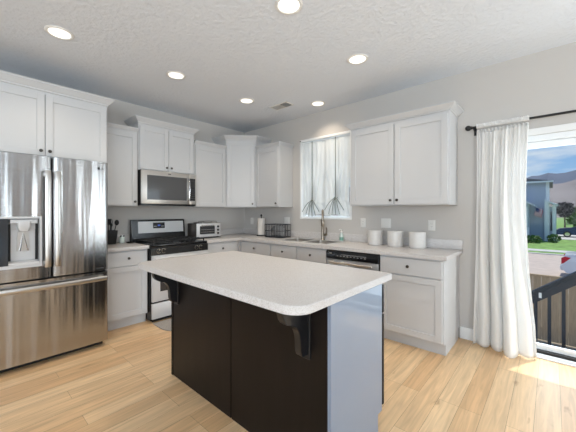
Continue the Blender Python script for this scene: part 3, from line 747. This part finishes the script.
for z in (.05, .10, .15): MB().lathe([(.017, 0), (.017, .008), (.013, .018)], seg=16, T=Matrix.Translation((tx1, ty1-.05, tz0+z)) @ Matrix.Rotation(PI/2, 4, 'Y')).build('knob', 'black_matte', ff)
MB().box(tx0+.01, tx1+.02, ty0+.01, ty1-.005, Z+.001, Z+.008, .002).build('crumb_tray', 'black_matte', to)
wr = MB()
for k in range(8): wr.tube([(.13+.02*k, -1.02, tz1+.028), (.13+.02*k, -.80, tz1+.028)], .0018, 6)
wr.tube([(x, y, tz1+.028) for x, y, _ in rrect(.12, .28, -1.03, -.79, .02, 0, 3)], .003, 6, closed=True)
for x in (.13, .27):
    for y in (-1.02, -.80): wr.cyl((x, y, tz1), (x, y, tz1+.028), .003, seg=6)
tag(wr.build('cooling_rack', 'chrome', origin=(.2, -.91, tz1)), 'small wire cooling rack on top of the toaster oven', 'cooling rack')
tag(MB().box(.20, .32, ty0+.025, ty0+.10, tz1+.0005, tz1+.012, .004).build('pot_holder', 'black_matte', origin=(.26, ty0+.06, tz1)), 'black folded pot holder on top of the toaster oven', 'pot holder')

# utensil crock with utensils, jar, spoon rest
ux, uy = .16, -2.26
uc = MB(); h_ = .165
uc.rings([rrect(ux-a, ux+a, uy-a, uy+a, .02, Z+z) for a, z in ((.055, 0), (.058, .004), (.074, h_), (.069, h_), (.054, .012))], cap=True)
tag(uc.build('utensil_crock', 'black_matte', origin=(ux, uy, Z)), 'black tapered utensil crock on the worktop beside the refrigerator', 'utensil holder')
names = [('ladle', 'black ladle leaning toward the refrigerator in the crock'), ('spatula', 'black slotted spatula leaning toward the wall in the crock'), ('serving_spoon', 'black serving spoon leaning toward the range in the crock'), ('whisk', 'black whisk standing upright in the crock'), ('tongs', 'black tongs leaning toward the room in the crock')]
dirs = [(-.012, -.026), (-.035, .004), (.000, .046), (-.004, .008), (.022, .002)]
for (nm, lb), (dx, dy) in zip(names, dirs):
    p0 = Vector((ux+dx*.4, uy+dy*.4, Z+.02)); p1 = Vector((ux+dx*1.9, uy+dy*1.6, Z+.235)); d = (p1-p0).normalized()
    b = MB().cyl(p0, p1, .006, .005, 8)
    if nm == 'ladle': b.ball(p1+d*.02, .032, 14, (1, 1, .75))
    elif nm == 'spatula': b.box(p1.x-.004, p1.x+.004, p1.y-.03, p1.y+.03, p1.z-.005, p1.z+.07, .003)
    elif nm == 'serving_spoon': b.ball(p1+d*.025, .035, 14, (.45, .75, 1))
    elif nm == 'whisk':
        for k in range(5):
            a = PI*k/5; b.tube([p1+Vector((math.cos(a)*.022*math.sin(t*PI/6), math.sin(a)*.022*math.sin(t*PI/6), .07*(1-math.cos(t*PI/6))/2)) for t in range(0, 13)], .0018, 6)
    else:
        b.cyl(p0+Vector((.012, 0, 0)), p1+Vector((.014, .0, 0)), .006, .006, 8); b.ball(p1, .014, 10, (.6, 1, 1.5)); b.ball(p1+Vector((.014, 0, 0)), .014, 10, (.6, 1, 1.5))
    tag(b.build(nm, 'black_matte', origin=p0), lb, nm.replace('_', ' '), 'utensils in the crock')
gj = thing('glass_jar', (.13, -2.11, Z), 'small clear glass jar between the crock and the range', 'jar')
MB().lathe([(.03, 0), (.032, .004), (.032, .07), (.026, .08)], (.13, -2.11, Z)).build('jar_body', 'soap_glass', gj)
MB().lathe([(.028, .08), (.028, .094), (.01, .096)], (.13, -2.11, Z)).build('lid', 'chrome', gj)
tag(MB().lathe([(.035, 0), (.05, .012), (.052, .014), (.046, .013), (.03, .004)], (.22, -2.045, Z)).build('spoon_rest', 'black', origin=(.22, -2.045, Z)), 'black round spoon rest beside the range', 'spoon rest')

# mat on the floor
pts = [(.70, -1.98), (.92, -1.98)]+[(.92+.20*math.sin(math.radians(a)), -1.78-.20*math.cos(math.radians(a))) for a in range(10, 91, 10)]
pts += [(1.12, -1.42)]+[(.92+.20*math.cos(math.radians(a)), -1.42+.20*math.sin(math.radians(a))) for a in range(10, 91, 10)]+[(.70, -1.22)]
tag(MB().prism(pts, 'z', .0005, .009, .003).build('floor_mat', 'rug', origin=(.9, -1.6, 0)), 'grey floor mat with rounded corners in front of the range', 'mat')

# ------------------------------------------------------------------ outlets and switches on the wall
def outlet(x, z, wid, cuts, label, cat='outlet'):
    r = thing('wall_'+cat, (x, 0, z), label, cat, 'wall plates above the worktop')
    MB().box(x-wid/2, x+wid/2, -.007, -.0005, z-.058, z+.058, .003, 2).build('cover', 'plastic_white', r)
    for k in range(cuts):
        cx = x+(k-(cuts-1)/2)*.046
        s_ = MB().box(cx-.017, cx+.017, -.010, -.007, z-.034, z+.034, .002).build('socket' if cat == 'outlet' else 'rocker', 'plastic_white', r)
        if cat == 'outlet':
            q = MB()
            for dz in (-.019, .012):
                for dx in (-.006, .006): q.box(cx+dx-.001, cx+dx+.001, -.0103, -.0099, z+dz, z+dz+.008)
            q.build('slots', 'ink', s_)
outlet(.208, 1.145, .074, 1, 'white wall outlet plate near the corner, left of the paper towel')
outlet(1.035, 1.165, .118, 2, 'white wall plate above the wire basket', 'switch')
outlet(2.345, 1.165, .074, 1, 'single white outlet plate right of the window above the dishwasher')
outlet(2.645, 1.168, .122, 2, 'double white wall plate behind the first two canisters', 'switch')
outlet(3.165, 1.158, .074, 1, 'single white outlet plate at the right end above the last canister')

# ------------------------------------------------------------------ ceiling fixtures
def can_light(x, y, label):
    r = thing('recessed_light', (x, y, H), label, 'ceiling light', 'recessed ceiling lights')
    R = lambda rr, z: [(x+rr*math.cos(2*PI*k/36), y+rr*math.sin(2*PI*k/36), H+z) for k in range(36)]
    MB().rings([R(.075, -.0005), R(.098, -.0005), R(.098, -.003), (R(.090, -.009)), R(.080, -.009), R(.075, -.005)], closed=True).build('trim_ring', 'plastic_white', r)
    MB().rings([R(.0745, -.0006), R(.0745, -.004), R(.062, -.0045), R(.060, -.0025), R(.030, -.003), R(.028, -.002), R(.004, -.002)]).build('diffuser', 'lamp', r)
    L_ = light('recessed_light_lamp', 'AREA', (0, 0, -.012), (0, 0, -1), 3.3, (1, .85, .66), .14, parent=r)
    L_.data.spread = math.radians(115)
    return r
cl = can_light(1.215, -2.95, 'recessed ceiling light in front of the refrigerator cabinet')
for (x, y), lb in (((2.79, -1.96), 'recessed ceiling light above the island, cut off by the top of the photo'), ((1.215, -1.96), 'recessed ceiling light in front of the microwave cabinet'),
                   ((2.79, -.98), 'recessed ceiling light in front of the wide cabinet over the canisters'), ((1.22, -.995), 'recessed ceiling light between the corner cabinet and the air vent'), ((1.845, -.30), 'recessed ceiling light above the curtained window'),
):
    copy_tree(cl, (x, y, H), lb)
vt = thing('ceiling_vent', (1.43, -.56, H), 'white ceiling air vent near the corner cabinet', 'air vent')
TV = at(1.43, -.56, H, math.radians(0))
MB(TV).box(-.16, .16, -.08, .08, -.008, -.0005, .003).build('vent_frame', 'plastic_white', vt)
MB(TV).box(.03, .135, -.06, .06, -.0085, -.008).build('vent_backing', 'vent_dark', vt)
for k in range(7):
    y = -.052+.0173*k
    MB(TV @ Matrix.Translation((0, y, -.012)) @ Matrix.Rotation(math.radians(40), 4, 'X')).box(-.135, .135, -.008, .008, -.0008, .0008).build('slat', 'plastic_white', vt)

# ------------------------------------------------------------------ patio curtain on its rod
rod = thing('curtain_rod', (4.6, -.09, 2.135), 'black curtain rod with ball finial above the patio door', 'curtain rod')
RZ = 2.138
MB().cyl((3.54, -.09, RZ), (5.95, -.09, RZ), .0105, seg=14).build('rod', 'black_matte', rod)
for x in (3.528, 5.96): MB().ball((x, -.09, RZ), .027, 18).cyl((x+(.02 if x < 4 else -.02), -.09, RZ), (x+(.035 if x < 4 else -.035), -.09, RZ), .016).build('finial', 'black_matte', rod)
for x in (3.575, 4.84, 5.91): MB().tube([(x, -.002, RZ-.03), (x, -.05, RZ-.028), (x, -.09, RZ-.013)], .007, 8).box(x-.012, x+.012, -.006, -.0005, RZ-.065, RZ+.01, .002).build('bracket', 'black_matte', rod)
def drape(u, v):
    """u across (0 left .. 1 right), v from the top (0) to the hem (1)"""
    s_ = v**1.8
    xt = 3.598+.400*u; xb = 3.558+.505*u
    x = xt+(xb-xt)*s_-.028*math.sin(PI*min(1, v*1.15))*u
    amp = .010+.040*min(1, v*1.6)
    y = -.088+amp*.8*math.sin(2*PI*(4.6*u+.12*math.sin(5*v)))*(1-.35*math.cos(2*PI*u*1.3))
    y += .012*math.sin(2*PI*(13*u))*(1-v)**2
    y -= .11*v**1.5*math.exp(-((u-.60)/.11)**2)
    x += .014*math.sin(2*PI*4.6*u+1.2)*v
    z = 2.165+(.012-2.165)*v
    if v == 0: z += .006*math.sin(2*PI*15*u)
    y = min(y, -.018) if v > .04 else -.088+.0145*math.cos(2*PI*14*u)
    return (x, y, z)
cu = thing('curtain', (3.79, -.09, 0), 'white sheer curtain hanging at the left of the patio door', 'curtain')
def body(u, v): return drape(u, .028+v*.972)
def header(u, v):
    x, y, z = drape(u, 0); 
    return (x, -.104+.006*math.sin(2*PI*17*u)+(.0 if v < .5 else 0), 2.172-.06*v+.003*math.sin(2*PI*23*u)*(1-v))
m = MB(); m.grid(body, 150, 60); m.build('drape', 'sheer', cu, solid=.0015)
m = MB(); m.grid(lambda u, v: (drape(u, 0)[0], -.09+.0150*math.cos(PI*2*v)*(1+.22*math.sin(2*PI*19*u+.8*math.sin(9*u))), 2.138+.016*math.sin(PI*2*v)+((.012+.004*math.sin(2*PI*27*u)) if .15 < v < .35 else 0)), 120, 16); m.build('rod_pocket', 'sheer', cu)
# ------------------------------------------------------------------ tie-up shade in the kitchen window
sh = thing('tie_up_shade', (1.74, .03, 2.34), 'white tie-up shade gathered at two ribbons in the window over the sink', 'window shade')
SA, SB = WX0+.03, WX1-.03
ties = ((1.548, 1.475), (1.945, 1.50))
def shade(u, v):
    x = SA+(SB-SA)*u; hem = 1.258+.012*math.sin(2*PI*3*u)
    z = 2.335+(hem-2.335)*v
    y = .030-.004+.010*math.sin(2*PI*11*u)*(.3+.7*v)+.006*math.sin(2*PI*4.3*u+1.3)
    for xt, zg in ties:
        d = x-xt; inf = math.exp(-(d/.15)**2)
        g = math.exp(-((z-zg)/(.30 if z > zg else .14))**2)
        x -= d*.72*g*inf
        amp = .034*g*inf
        y += amp*math.sin(d*95)
        if z < zg:
            fan = math.exp(-(d/.14)**2)*min(1, (zg-z)/.05)
            y -= .05*fan*abs(math.sin(math.atan2(d, max(.02, zg+.05-z))*7))
            z += .035*fan*(abs(d)/.14)*(1-v)*2
        y -= .02*inf*g
    return (x, min(.052, max(-.065, y)), z)
m = MB(); m.grid(shade, 170, 90); m.build('shade_cloth', 'shade', sh, solid=.001)
for xt, zg in ties:
    m = MB(); m.box(xt-.006, xt+.006, -.030, -.028, zg, 2.335); m.tube([(xt-.024, -.012, zg), (xt-.012, -.03, zg+.004), (xt+.012, -.03, zg-.004), (xt+.024, -.012, zg)], .006, 8)
    m.build('ribbon', 'ribbon', sh)
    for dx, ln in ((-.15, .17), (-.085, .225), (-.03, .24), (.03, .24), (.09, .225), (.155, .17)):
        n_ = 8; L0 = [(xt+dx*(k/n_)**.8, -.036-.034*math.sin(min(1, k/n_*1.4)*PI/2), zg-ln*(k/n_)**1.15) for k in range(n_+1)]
        MB().tube(L0, .0042, 6).build('crease_shade_strip', 'ribbon', sh)  # grey strips put in as the shaded creases of the gathered cloth
MB().cyl((WX0+.0225, .030, 2.338), (WX1-.0225, .030, 2.338), .008).build('tension_rod', 'trim', sh)
MB().cyl((WX0+.012, -.0065, 2.372), (WX0+.012, -.014, 2.372), .009).build('rod_clip', 'black_matte', sh)

# ------------------------------------------------------------------ outside
GZ = -1.5
M['lawn'] = simple('lawn', rgb(128, 160, 84), .95, noise=.35, nscale=2.5, bump=.5, bscale=30)
M['asphalt'] = simple('pale_asphalt', rgb(196, 178, 164), .95, noise=.08, nscale=3)
M['concrete'] = simple('pale_concrete', rgb(205, 200, 192), .9, noise=.06, nscale=4)
M['dirt'] = simple('tan_gravel', rgb(160, 143, 120), .95, noise=.15, nscale=20)
M['fence'] = simple('weathered_cedar', rgb(190, 165, 134), .9, noise=.15, nscale=6, stretch=(8, 8, .7))
M['rail'] = simple('navy_black_rail', rgb(30, 36, 48), .45)
M['siding'] = simple('grey_blue_siding', rgb(172, 180, 196), .85, bump=.4, bscale=5, stretch=(.02, .02, 8))
M['siding_tan'] = simple('tan_siding', rgb(186, 168, 150), .85)
M['ext_white'] = simple('white_exterior_trim', rgb(228, 230, 232), .7)
M['shingle'] = simple('grey_shingles', rgb(120, 116, 116), .95, noise=.15, nscale=8)
M['ext_glass'] = simple('house_window_glass', rgb(60, 72, 86), .1, spec=.7)
M['leaf_dark'] = simple('plum_green_leaves', rgb(58, 58, 56), .9, noise=.35, nscale=3)
M['leaf_green'] = simple('green_leaves', rgb(84, 112, 58), .9, noise=.35, nscale=3)
M['bark'] = simple('bark', rgb(90, 74, 60), .95)
M['hill'] = simple('dry_hillside', rgb(146, 137, 133), 1, spec=0, noise=.18, nscale=.02)
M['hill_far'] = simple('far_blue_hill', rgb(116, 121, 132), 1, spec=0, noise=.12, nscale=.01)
M['car_navy'] = simple('navy_car_paint', rgb(34, 42, 62), .2, spec=.6, coat=.8)
M['car_white'] = simple('white_car_paint', rgb(226, 228, 230), .25, coat=.6)
M['tail'] = simple('red_tail_lamp', rgb(200, 40, 60), .2)
M['tyre'] = simple('tyre_rubber', rgb(28, 28, 30), .8)
M['flag_red'] = simple('flag_red', rgb(190, 50, 60), .9); M['flag_white'] = simple('flag_white', rgb(235, 232, 232), .9); M['flag_blue'] = simple('flag_blue', rgb(60, 70, 120), .9)

structure(MB().box(-80, 120, .2, 10.4, GZ-.2, GZ), 'ground_yard', 'dirt')
structure(MB().box(-80, 120, 10.4, 10.75, GZ-.2, GZ+.05).box(-80, 120, 22.4, 22.75, GZ-.2, GZ+.05), 'kerb', 'concrete')
structure(MB().box(-80, 120, 10.75, 22.4, GZ-.2, GZ), 'road', 'asphalt')
structure(MB().box(-80, 120, 22.75, 23.9, GZ-.2, GZ+.03), 'lawn_verge', 'lawn')
structure(MB().box(-80, 120, 23.9, 25.3, GZ-.2, GZ+.05), 'sidewalk', 'concrete')
structure(MB().box(-80, 120, 25.3, 300, GZ-.2, GZ+.02), 'lawn', 'lawn')
structure(MB().prism([(4.2, 37), (30, 37), (30, 50), (4.2, 50)], 'z', GZ+.02, GZ+.05), 'driveway_path', 'concrete')
def ridge(name, mat, y0, depth, x0, x1, hf, seed):
    random.seed(seed); ph = [random.uniform(0, 6) for _ in range(8)]
    def f(u, v):
        x = x0+(x1-x0)*u; prof = math.sin(v*PI/2)
        h = hf(x)*(1+.05*math.sin(x*.04+ph[0]+3*v)+.03*math.sin(x*.11+ph[1])+.02*math.sin(x*.27+ph[2]))
        gul = (1-v)*v*4*.12*abs(math.sin(x*.06+ph[3]+v*1.5))*hf(x)
        return (x, y0+depth*v, GZ-2+h*prof-gul)
    structure(MB().grid(f, 160, 24), name, mat, smooth=True)
ridge('hill', 'hill', 170, 170, -400, 300, lambda x: 29+max(0, (x+10))*.14, 3)
ridge('hill_far', 'hill_far', 420, 200, -900, 700, lambda x: 65+max(-30, x)*.03, 9)

# house across the street
hs = thing('house', (-.5, 38, GZ), 'grey two-storey house with white trim across the street', 'house')
HX0, HX1, HY0_, HY1_ = -7.0, 3.96, 34.0, 44.0
HT = 4.12
MB().box(HX0, HX1, HY0_, HY1_, GZ+.02, HT).build('siding_wall', 'siding', hs, smooth=False)
MB().prism([(HX0-.5, HT+.02), (HX1+.28, HT+.02), (HX1+.28, HT+.10), ((HX0+HX1)/2, HT+1.0), (HX0-.5, HT+.12)], 'y', HY0_-.5, HY1_+.5).build('roof', 'shingle', hs, smooth=False)
MB().box(HX0-.55, HX1+.3, HY0_-.56, HY0_-.5, HT-.06, HT+.09).build('fascia', 'ext_white', hs)
MB().box(HX1-.22, HX1+.03, HY0_-.05, HY0_, GZ+.02, HT).build('corner_trim', 'ext_white', hs)
# lower wing with bay window at left, and its little roof
MB().prism([(-.9, GZ+.02), (2.55, GZ+.02), (2.55, 2.08), (.8, 3.1), (-.9, 2.08)], 'y', 32.2, 33.99).build('bay_wall', 'siding', hs, smooth=False)
MB().prism([(-1.34, 1.98), (.8, 3.27), (2.94, 1.98), (2.94, 1.84), (.8, 3.11), (-1.34, 1.84)], 'y', 31.8, 33.98).build('bay_roof', 'ext_white', hs, smooth=False)
fw = MB().box(1.2, 2.5, 32.12, 32.19, -.1, 1.75).build('window_frame', 'ext_white', hs)
MB().box(1.32, 2.2, 32.1, 32.12, .35, 1.6).build('window_pane', 'ext_glass', fw)
MB().box(1.0, 2.6, 31.9, 32.19, -.9, -.15).build('planter_box', 'ext_white', hs)
# porch at right
MB().prism([(3.6, 2.35), (4.62, 1.80), (4.62, 1.95), (3.6, 2.5)], 'y', 33.6, 37.9).build('porch_roof', 'ext_white', hs, smooth=False)
MB().box(4.2, 4.45, 34.0, 34.25, GZ+.3, 1.88).build('porch_column', 'ext_white', hs)
MB().box(3.64, 3.89, 33.7, 33.94, GZ+.02, 2.3).build('porch_post', 'ext_white', hs)
MB().box(3.965, 4.5, 36.2, 37.9, GZ+.31, 1.8).build('side_wing', 'siding', hs, smooth=False)
MB().box(3.965, 4.7, 34, 38, GZ+.02, GZ+.3).build('porch_floor', 'concrete', hs, smooth=False)
MB().box(4.05, 4.4, 36.17, 36.2, -.6, 1.3).build('porch_window', 'ext_glass', hs)
# flag on its pole
fl = thing('flag', (3.0, 33.8, 1.0), 'red and white striped flag with blue canton on the grey house wall', 'flag')
MB().cyl((3.5, 33.95, 1.35), (3.0, 33.30, 1.85), .025).build('flag_pole', 'ext_white', fl)
def flagpt(u, v): return (2.98+.50*v+.05*math.sin(6*u), 33.40+.06*math.sin(5*u+2*v), 1.74-.20*v-.85*u)
for i in range(7):
    MB().grid(lambda u, v, i=i: flagpt(u, (i+v)/7), 8, 2).build('stripe', 'flag_red' if i % 2 == 0 else 'flag_white', fl, solid=.01)
MB().grid(lambda u, v: (lambda p: (p[0], p[1]-.02, p[2]))(flagpt(u*.45, v*.55)), 6, 4).build('canton', 'flag_blue', fl, solid=.01)

def leafy(name, x, y, h, r, mat, label, trunk=True, n=420, seed=1, group=None):
    random.seed(seed); t = thing(name, (x, y, GZ), label, 'tree' if trunk else 'shrub', group)
    if trunk: MB().cyl((x, y, GZ), (x, y, GZ+h*.55), .11, .06, 8).build('trunk', 'bark', t)
    b = bmesh.new(); cz = GZ+(h-r*.9 if trunk else h*.5)
    for k in range(n):
        d = Vector((random.gauss(0, 1), random.gauss(0, 1), random.gauss(0, 1))).normalized()*random.uniform(.45, 1)**.5
        c = Vector((x+d.x*r, y+d.y*r, cz+d.z*(r*.95 if trunk else h*.5))); s_ = r*.14*random.uniform(.7, 1.4)
        a = Vector((random.gauss(0, 1), random.gauss(0, 1), random.gauss(0, 1))).normalized(); q = a.orthogonal().normalized()*s_; p = a.cross(q).normalized()*s_
        b.faces.new([b.verts.new(c+o_) for o_ in (q, p, -q, -p)])
    mb = MB(); mb._merge(b); mb.build('foliage', mat, t, smooth=False)
    return t
leafy('garden_tree', 5.4, 48.5, 4.0, 1.0, 'leaf_dark', 'dark plum tree behind the white porch column', seed=2)
leafy('garden_tree', 7.8, 66, 3.6, 1.9, 'leaf_green', 'pale green tree in front of the distant tan house', seed=4)
leafy('porch_shrub', 4.3, 32.6, .8, .5, 'leaf_green', 'green shrub at the foot of the porch column', False, 260, 5)
leafy('garden_shrub', 2.95, 31.0, .7, .6, 'leaf_green', 'low green shrub below the flag', False, 260, 6)
leafy('garden_shrub', 1.6, 31.0, .8, .6, 'leaf_green', 'low green shrub below the bay window', False, 260, 7)
h2 = thing('neighbour_house', (12, 90, GZ), 'distant tan house with low roof beyond the parked car', 'house')
MB().box(7.0, 20, 85, 95, GZ, .5).build('tan_wall', 'siding_tan', h2, smooth=False)
MB().prism([(6.5, .5), (20.6, .5), (14, 2.4)], 'y', 84.3, 95.7).build('roof', 'shingle', h2, smooth=False)

def car(name, x, y, rz, paint, label, L=4.5, Wd=1.78, Ht=1.45, tail=True):
    """local x runs from the tail (0) to the nose (L)"""
    T = at(x, y, GZ+.05 if y > 25 else GZ, rz); c = thing(name, (x, y, GZ), label, 'car')
    side = [(0.02, .42), (.0, .78), (.08, .98), (.45, 1.03), (1.0, 1.40), (1.55, Ht), (2.3, Ht-.02), (3.1, 1.04), (4.15, .92), (L-.05, .72), (L, .45), (L-.1, .28), (.15, .28)]
    secs = []
    for k, (w_, zf) in enumerate(((-1, .0), (-.97, 1), (-.75, 1.0), (0, 1.01), (.75, 1.0), (.97, 1), (1, .0))):
        ring = []
        for px, pz in side:
            q = pz; f = 1.0
            if abs(w_) == 1: q = min(pz, .92)-.02
            if pz > 1.1 and abs(w_) >= .97: f = .82; 
            ring.append((px, w_*Wd/2*f, q))
        secs.append(ring)
    MB(T).rings(secs).build('body', paint, c)
    g = MB(T)
    g.prism([(1.10, 1.06), (1.28, 1.35), (1.75, 1.40), (2.25, 1.38), (2.85, 1.06)], 'y', -Wd/2*.83, Wd/2*.83)
    g.prism([(.52, 1.05), (.98, 1.375), (1.02, 1.36), (.60, 1.05)], 'y', -Wd*.36, Wd*.36); g.build('glazing', 'ext_glass', c, smooth=False)
    for wx in (.85, 3.55):
        for sy in (-1, 1):
            cy = sy*(Wd/2-.1)
            wl_ = MB(T).cyl((wx, cy-.11, .32), (wx, cy+.11, .32), .32, seg=24).build('wheel', 'tyre', c)
            MB(T).cyl((wx, cy+sy*.111, .32), (wx, cy+sy*.118, .32), .2, seg=20).build('hubcap', 'chrome', wl_)
    for sy in (-1, 1):
        MB(T).prism([(-.012, .62), (-.012, .86), (.10, .94), (.28, .90), (.06, .66)], 'y', sy*Wd*.505, sy*Wd*.42).build('tail_lamp', 'tail', c, smooth=False)
    MB(T).box(-.06, .1, -Wd*.44, Wd*.44, .34, .56, .03).box(L-.06, L+.03, -Wd*.42, Wd*.42, .34, .55, .03).build('bumper', paint, c)
    return c
car('parked_car', 8.95, 41.5, PI, 'car_navy', 'dark navy car parked in the driveway beside the grey house', L=4.5)
car('street_car', 4.52, 14.35, math.radians(-4), 'car_white', 'white car with red tail lamp on the street behind the stair railing')

# yard fence
fn = thing('wooden_fence', (4.5, 5.0, GZ), 'weathered tan wooden board fence between the yard and the street', 'fence')
FT = -.06
for k in range(66):
    x = 1.0+.142*k
    MB().box(x, x+.138, 5.0, 5.02, GZ+.03, FT-.04, .003).build('board', 'fence', fn, smooth=False)
MB().box(1.0, 10.37, 4.98, 5.05, FT-.04, FT, .004).build('top_rail', 'fence', fn)
MB().box(1.0, 10.37, 5.021, 5.06, -1.3, -1.2, .004).build('back_rail', 'fence', fn)
for k in range(5): MB().box(1.0+2.3*k, 1.09+2.3*k, 5.061, 5.15, GZ, FT, .004).build('fence_post', 'fence', fn)

# outside stair landing and railing
dk = thing('deck_stairs', (5.2, .7, GZ), 'wooden landing and stairs outside the patio door', 'stairs')
MB().box(4.62, 6.2, .13, .93, -.16, -.1, .004).build('landing', 'fence', dk)
for k in range(7):
    MB().box(4.62-.24*(k+1), 4.62-.24*k+.02, .16, .90, -.16-.19*(k+1)-.04, -.16-.19*(k+1), .003).build('tread', 'fence', dk)
for y in (.14, .905):
    MB().prism([(4.62, -.16), (4.62, -.52), (2.95, -1.48), (2.95, -1.44)], 'y', y, y+.02).build('stringer', 'fence', dk, smooth=False)
for x in (4.7, 6.1):
    for y in (.2, .82): MB().box(x, x+.09, y, y+.09, GZ, -.16).build('support_post', 'fence', dk)
rl = thing('stair_railing', (4.2, 1.22, GZ), 'dark sloping metal stair railing with upright balusters outside the patio door', 'railing')
sl_ = .76; x_a, x_b = 3.2, 4.95
zc = lambda x: .40+sl_*(x-4.0)
def beam(x0, x1, dz0, dz1, y0, y1, nm):
    return MB().prism([(x0, zc(x0)+dz0), (x1, zc(x1)+dz0), (x1, zc(x1)+dz1), (x0, zc(x0)+dz1)], 'y', y0, y1, .004).build(nm, 'rail', rl)
RYc = 1.0
beam(x_a, x_b, -.035, .0, RYc-.035, RYc+.035, 'handrail'); beam(x_a, x_b, -.15, -.055, RYc-.018, RYc+.018, 'upper_rail'); beam(x_a, x_b, -.90, -.85, RYc-.018, RYc+.018, 'lower_rail')
beam(x_a, x_b, -.055, -.035, RYc-.012, RYc+.012, 'rail_spacer')
k = 0; x = 3.30
while x < x_b-.08:
    MB().box(x-.016, x+.016, RYc-.012, RYc+.012, zc(x)-.87, zc(x)-.10).build('baluster', 'rail', rl); x += .118
for x in (x_a, x_b): MB().box(x-.05, x+.05, RYc-.05, RYc+.05, max(GZ, zc(x)-1.6), zc(x)+.06, .004).build('railing_post', 'rail', rl)
MB().box(4.035, 4.06, RYc-.024, RYc-.018, zc(4.05)-.12, zc(4.05)-.06).build('bracket', 'ext_white', rl)
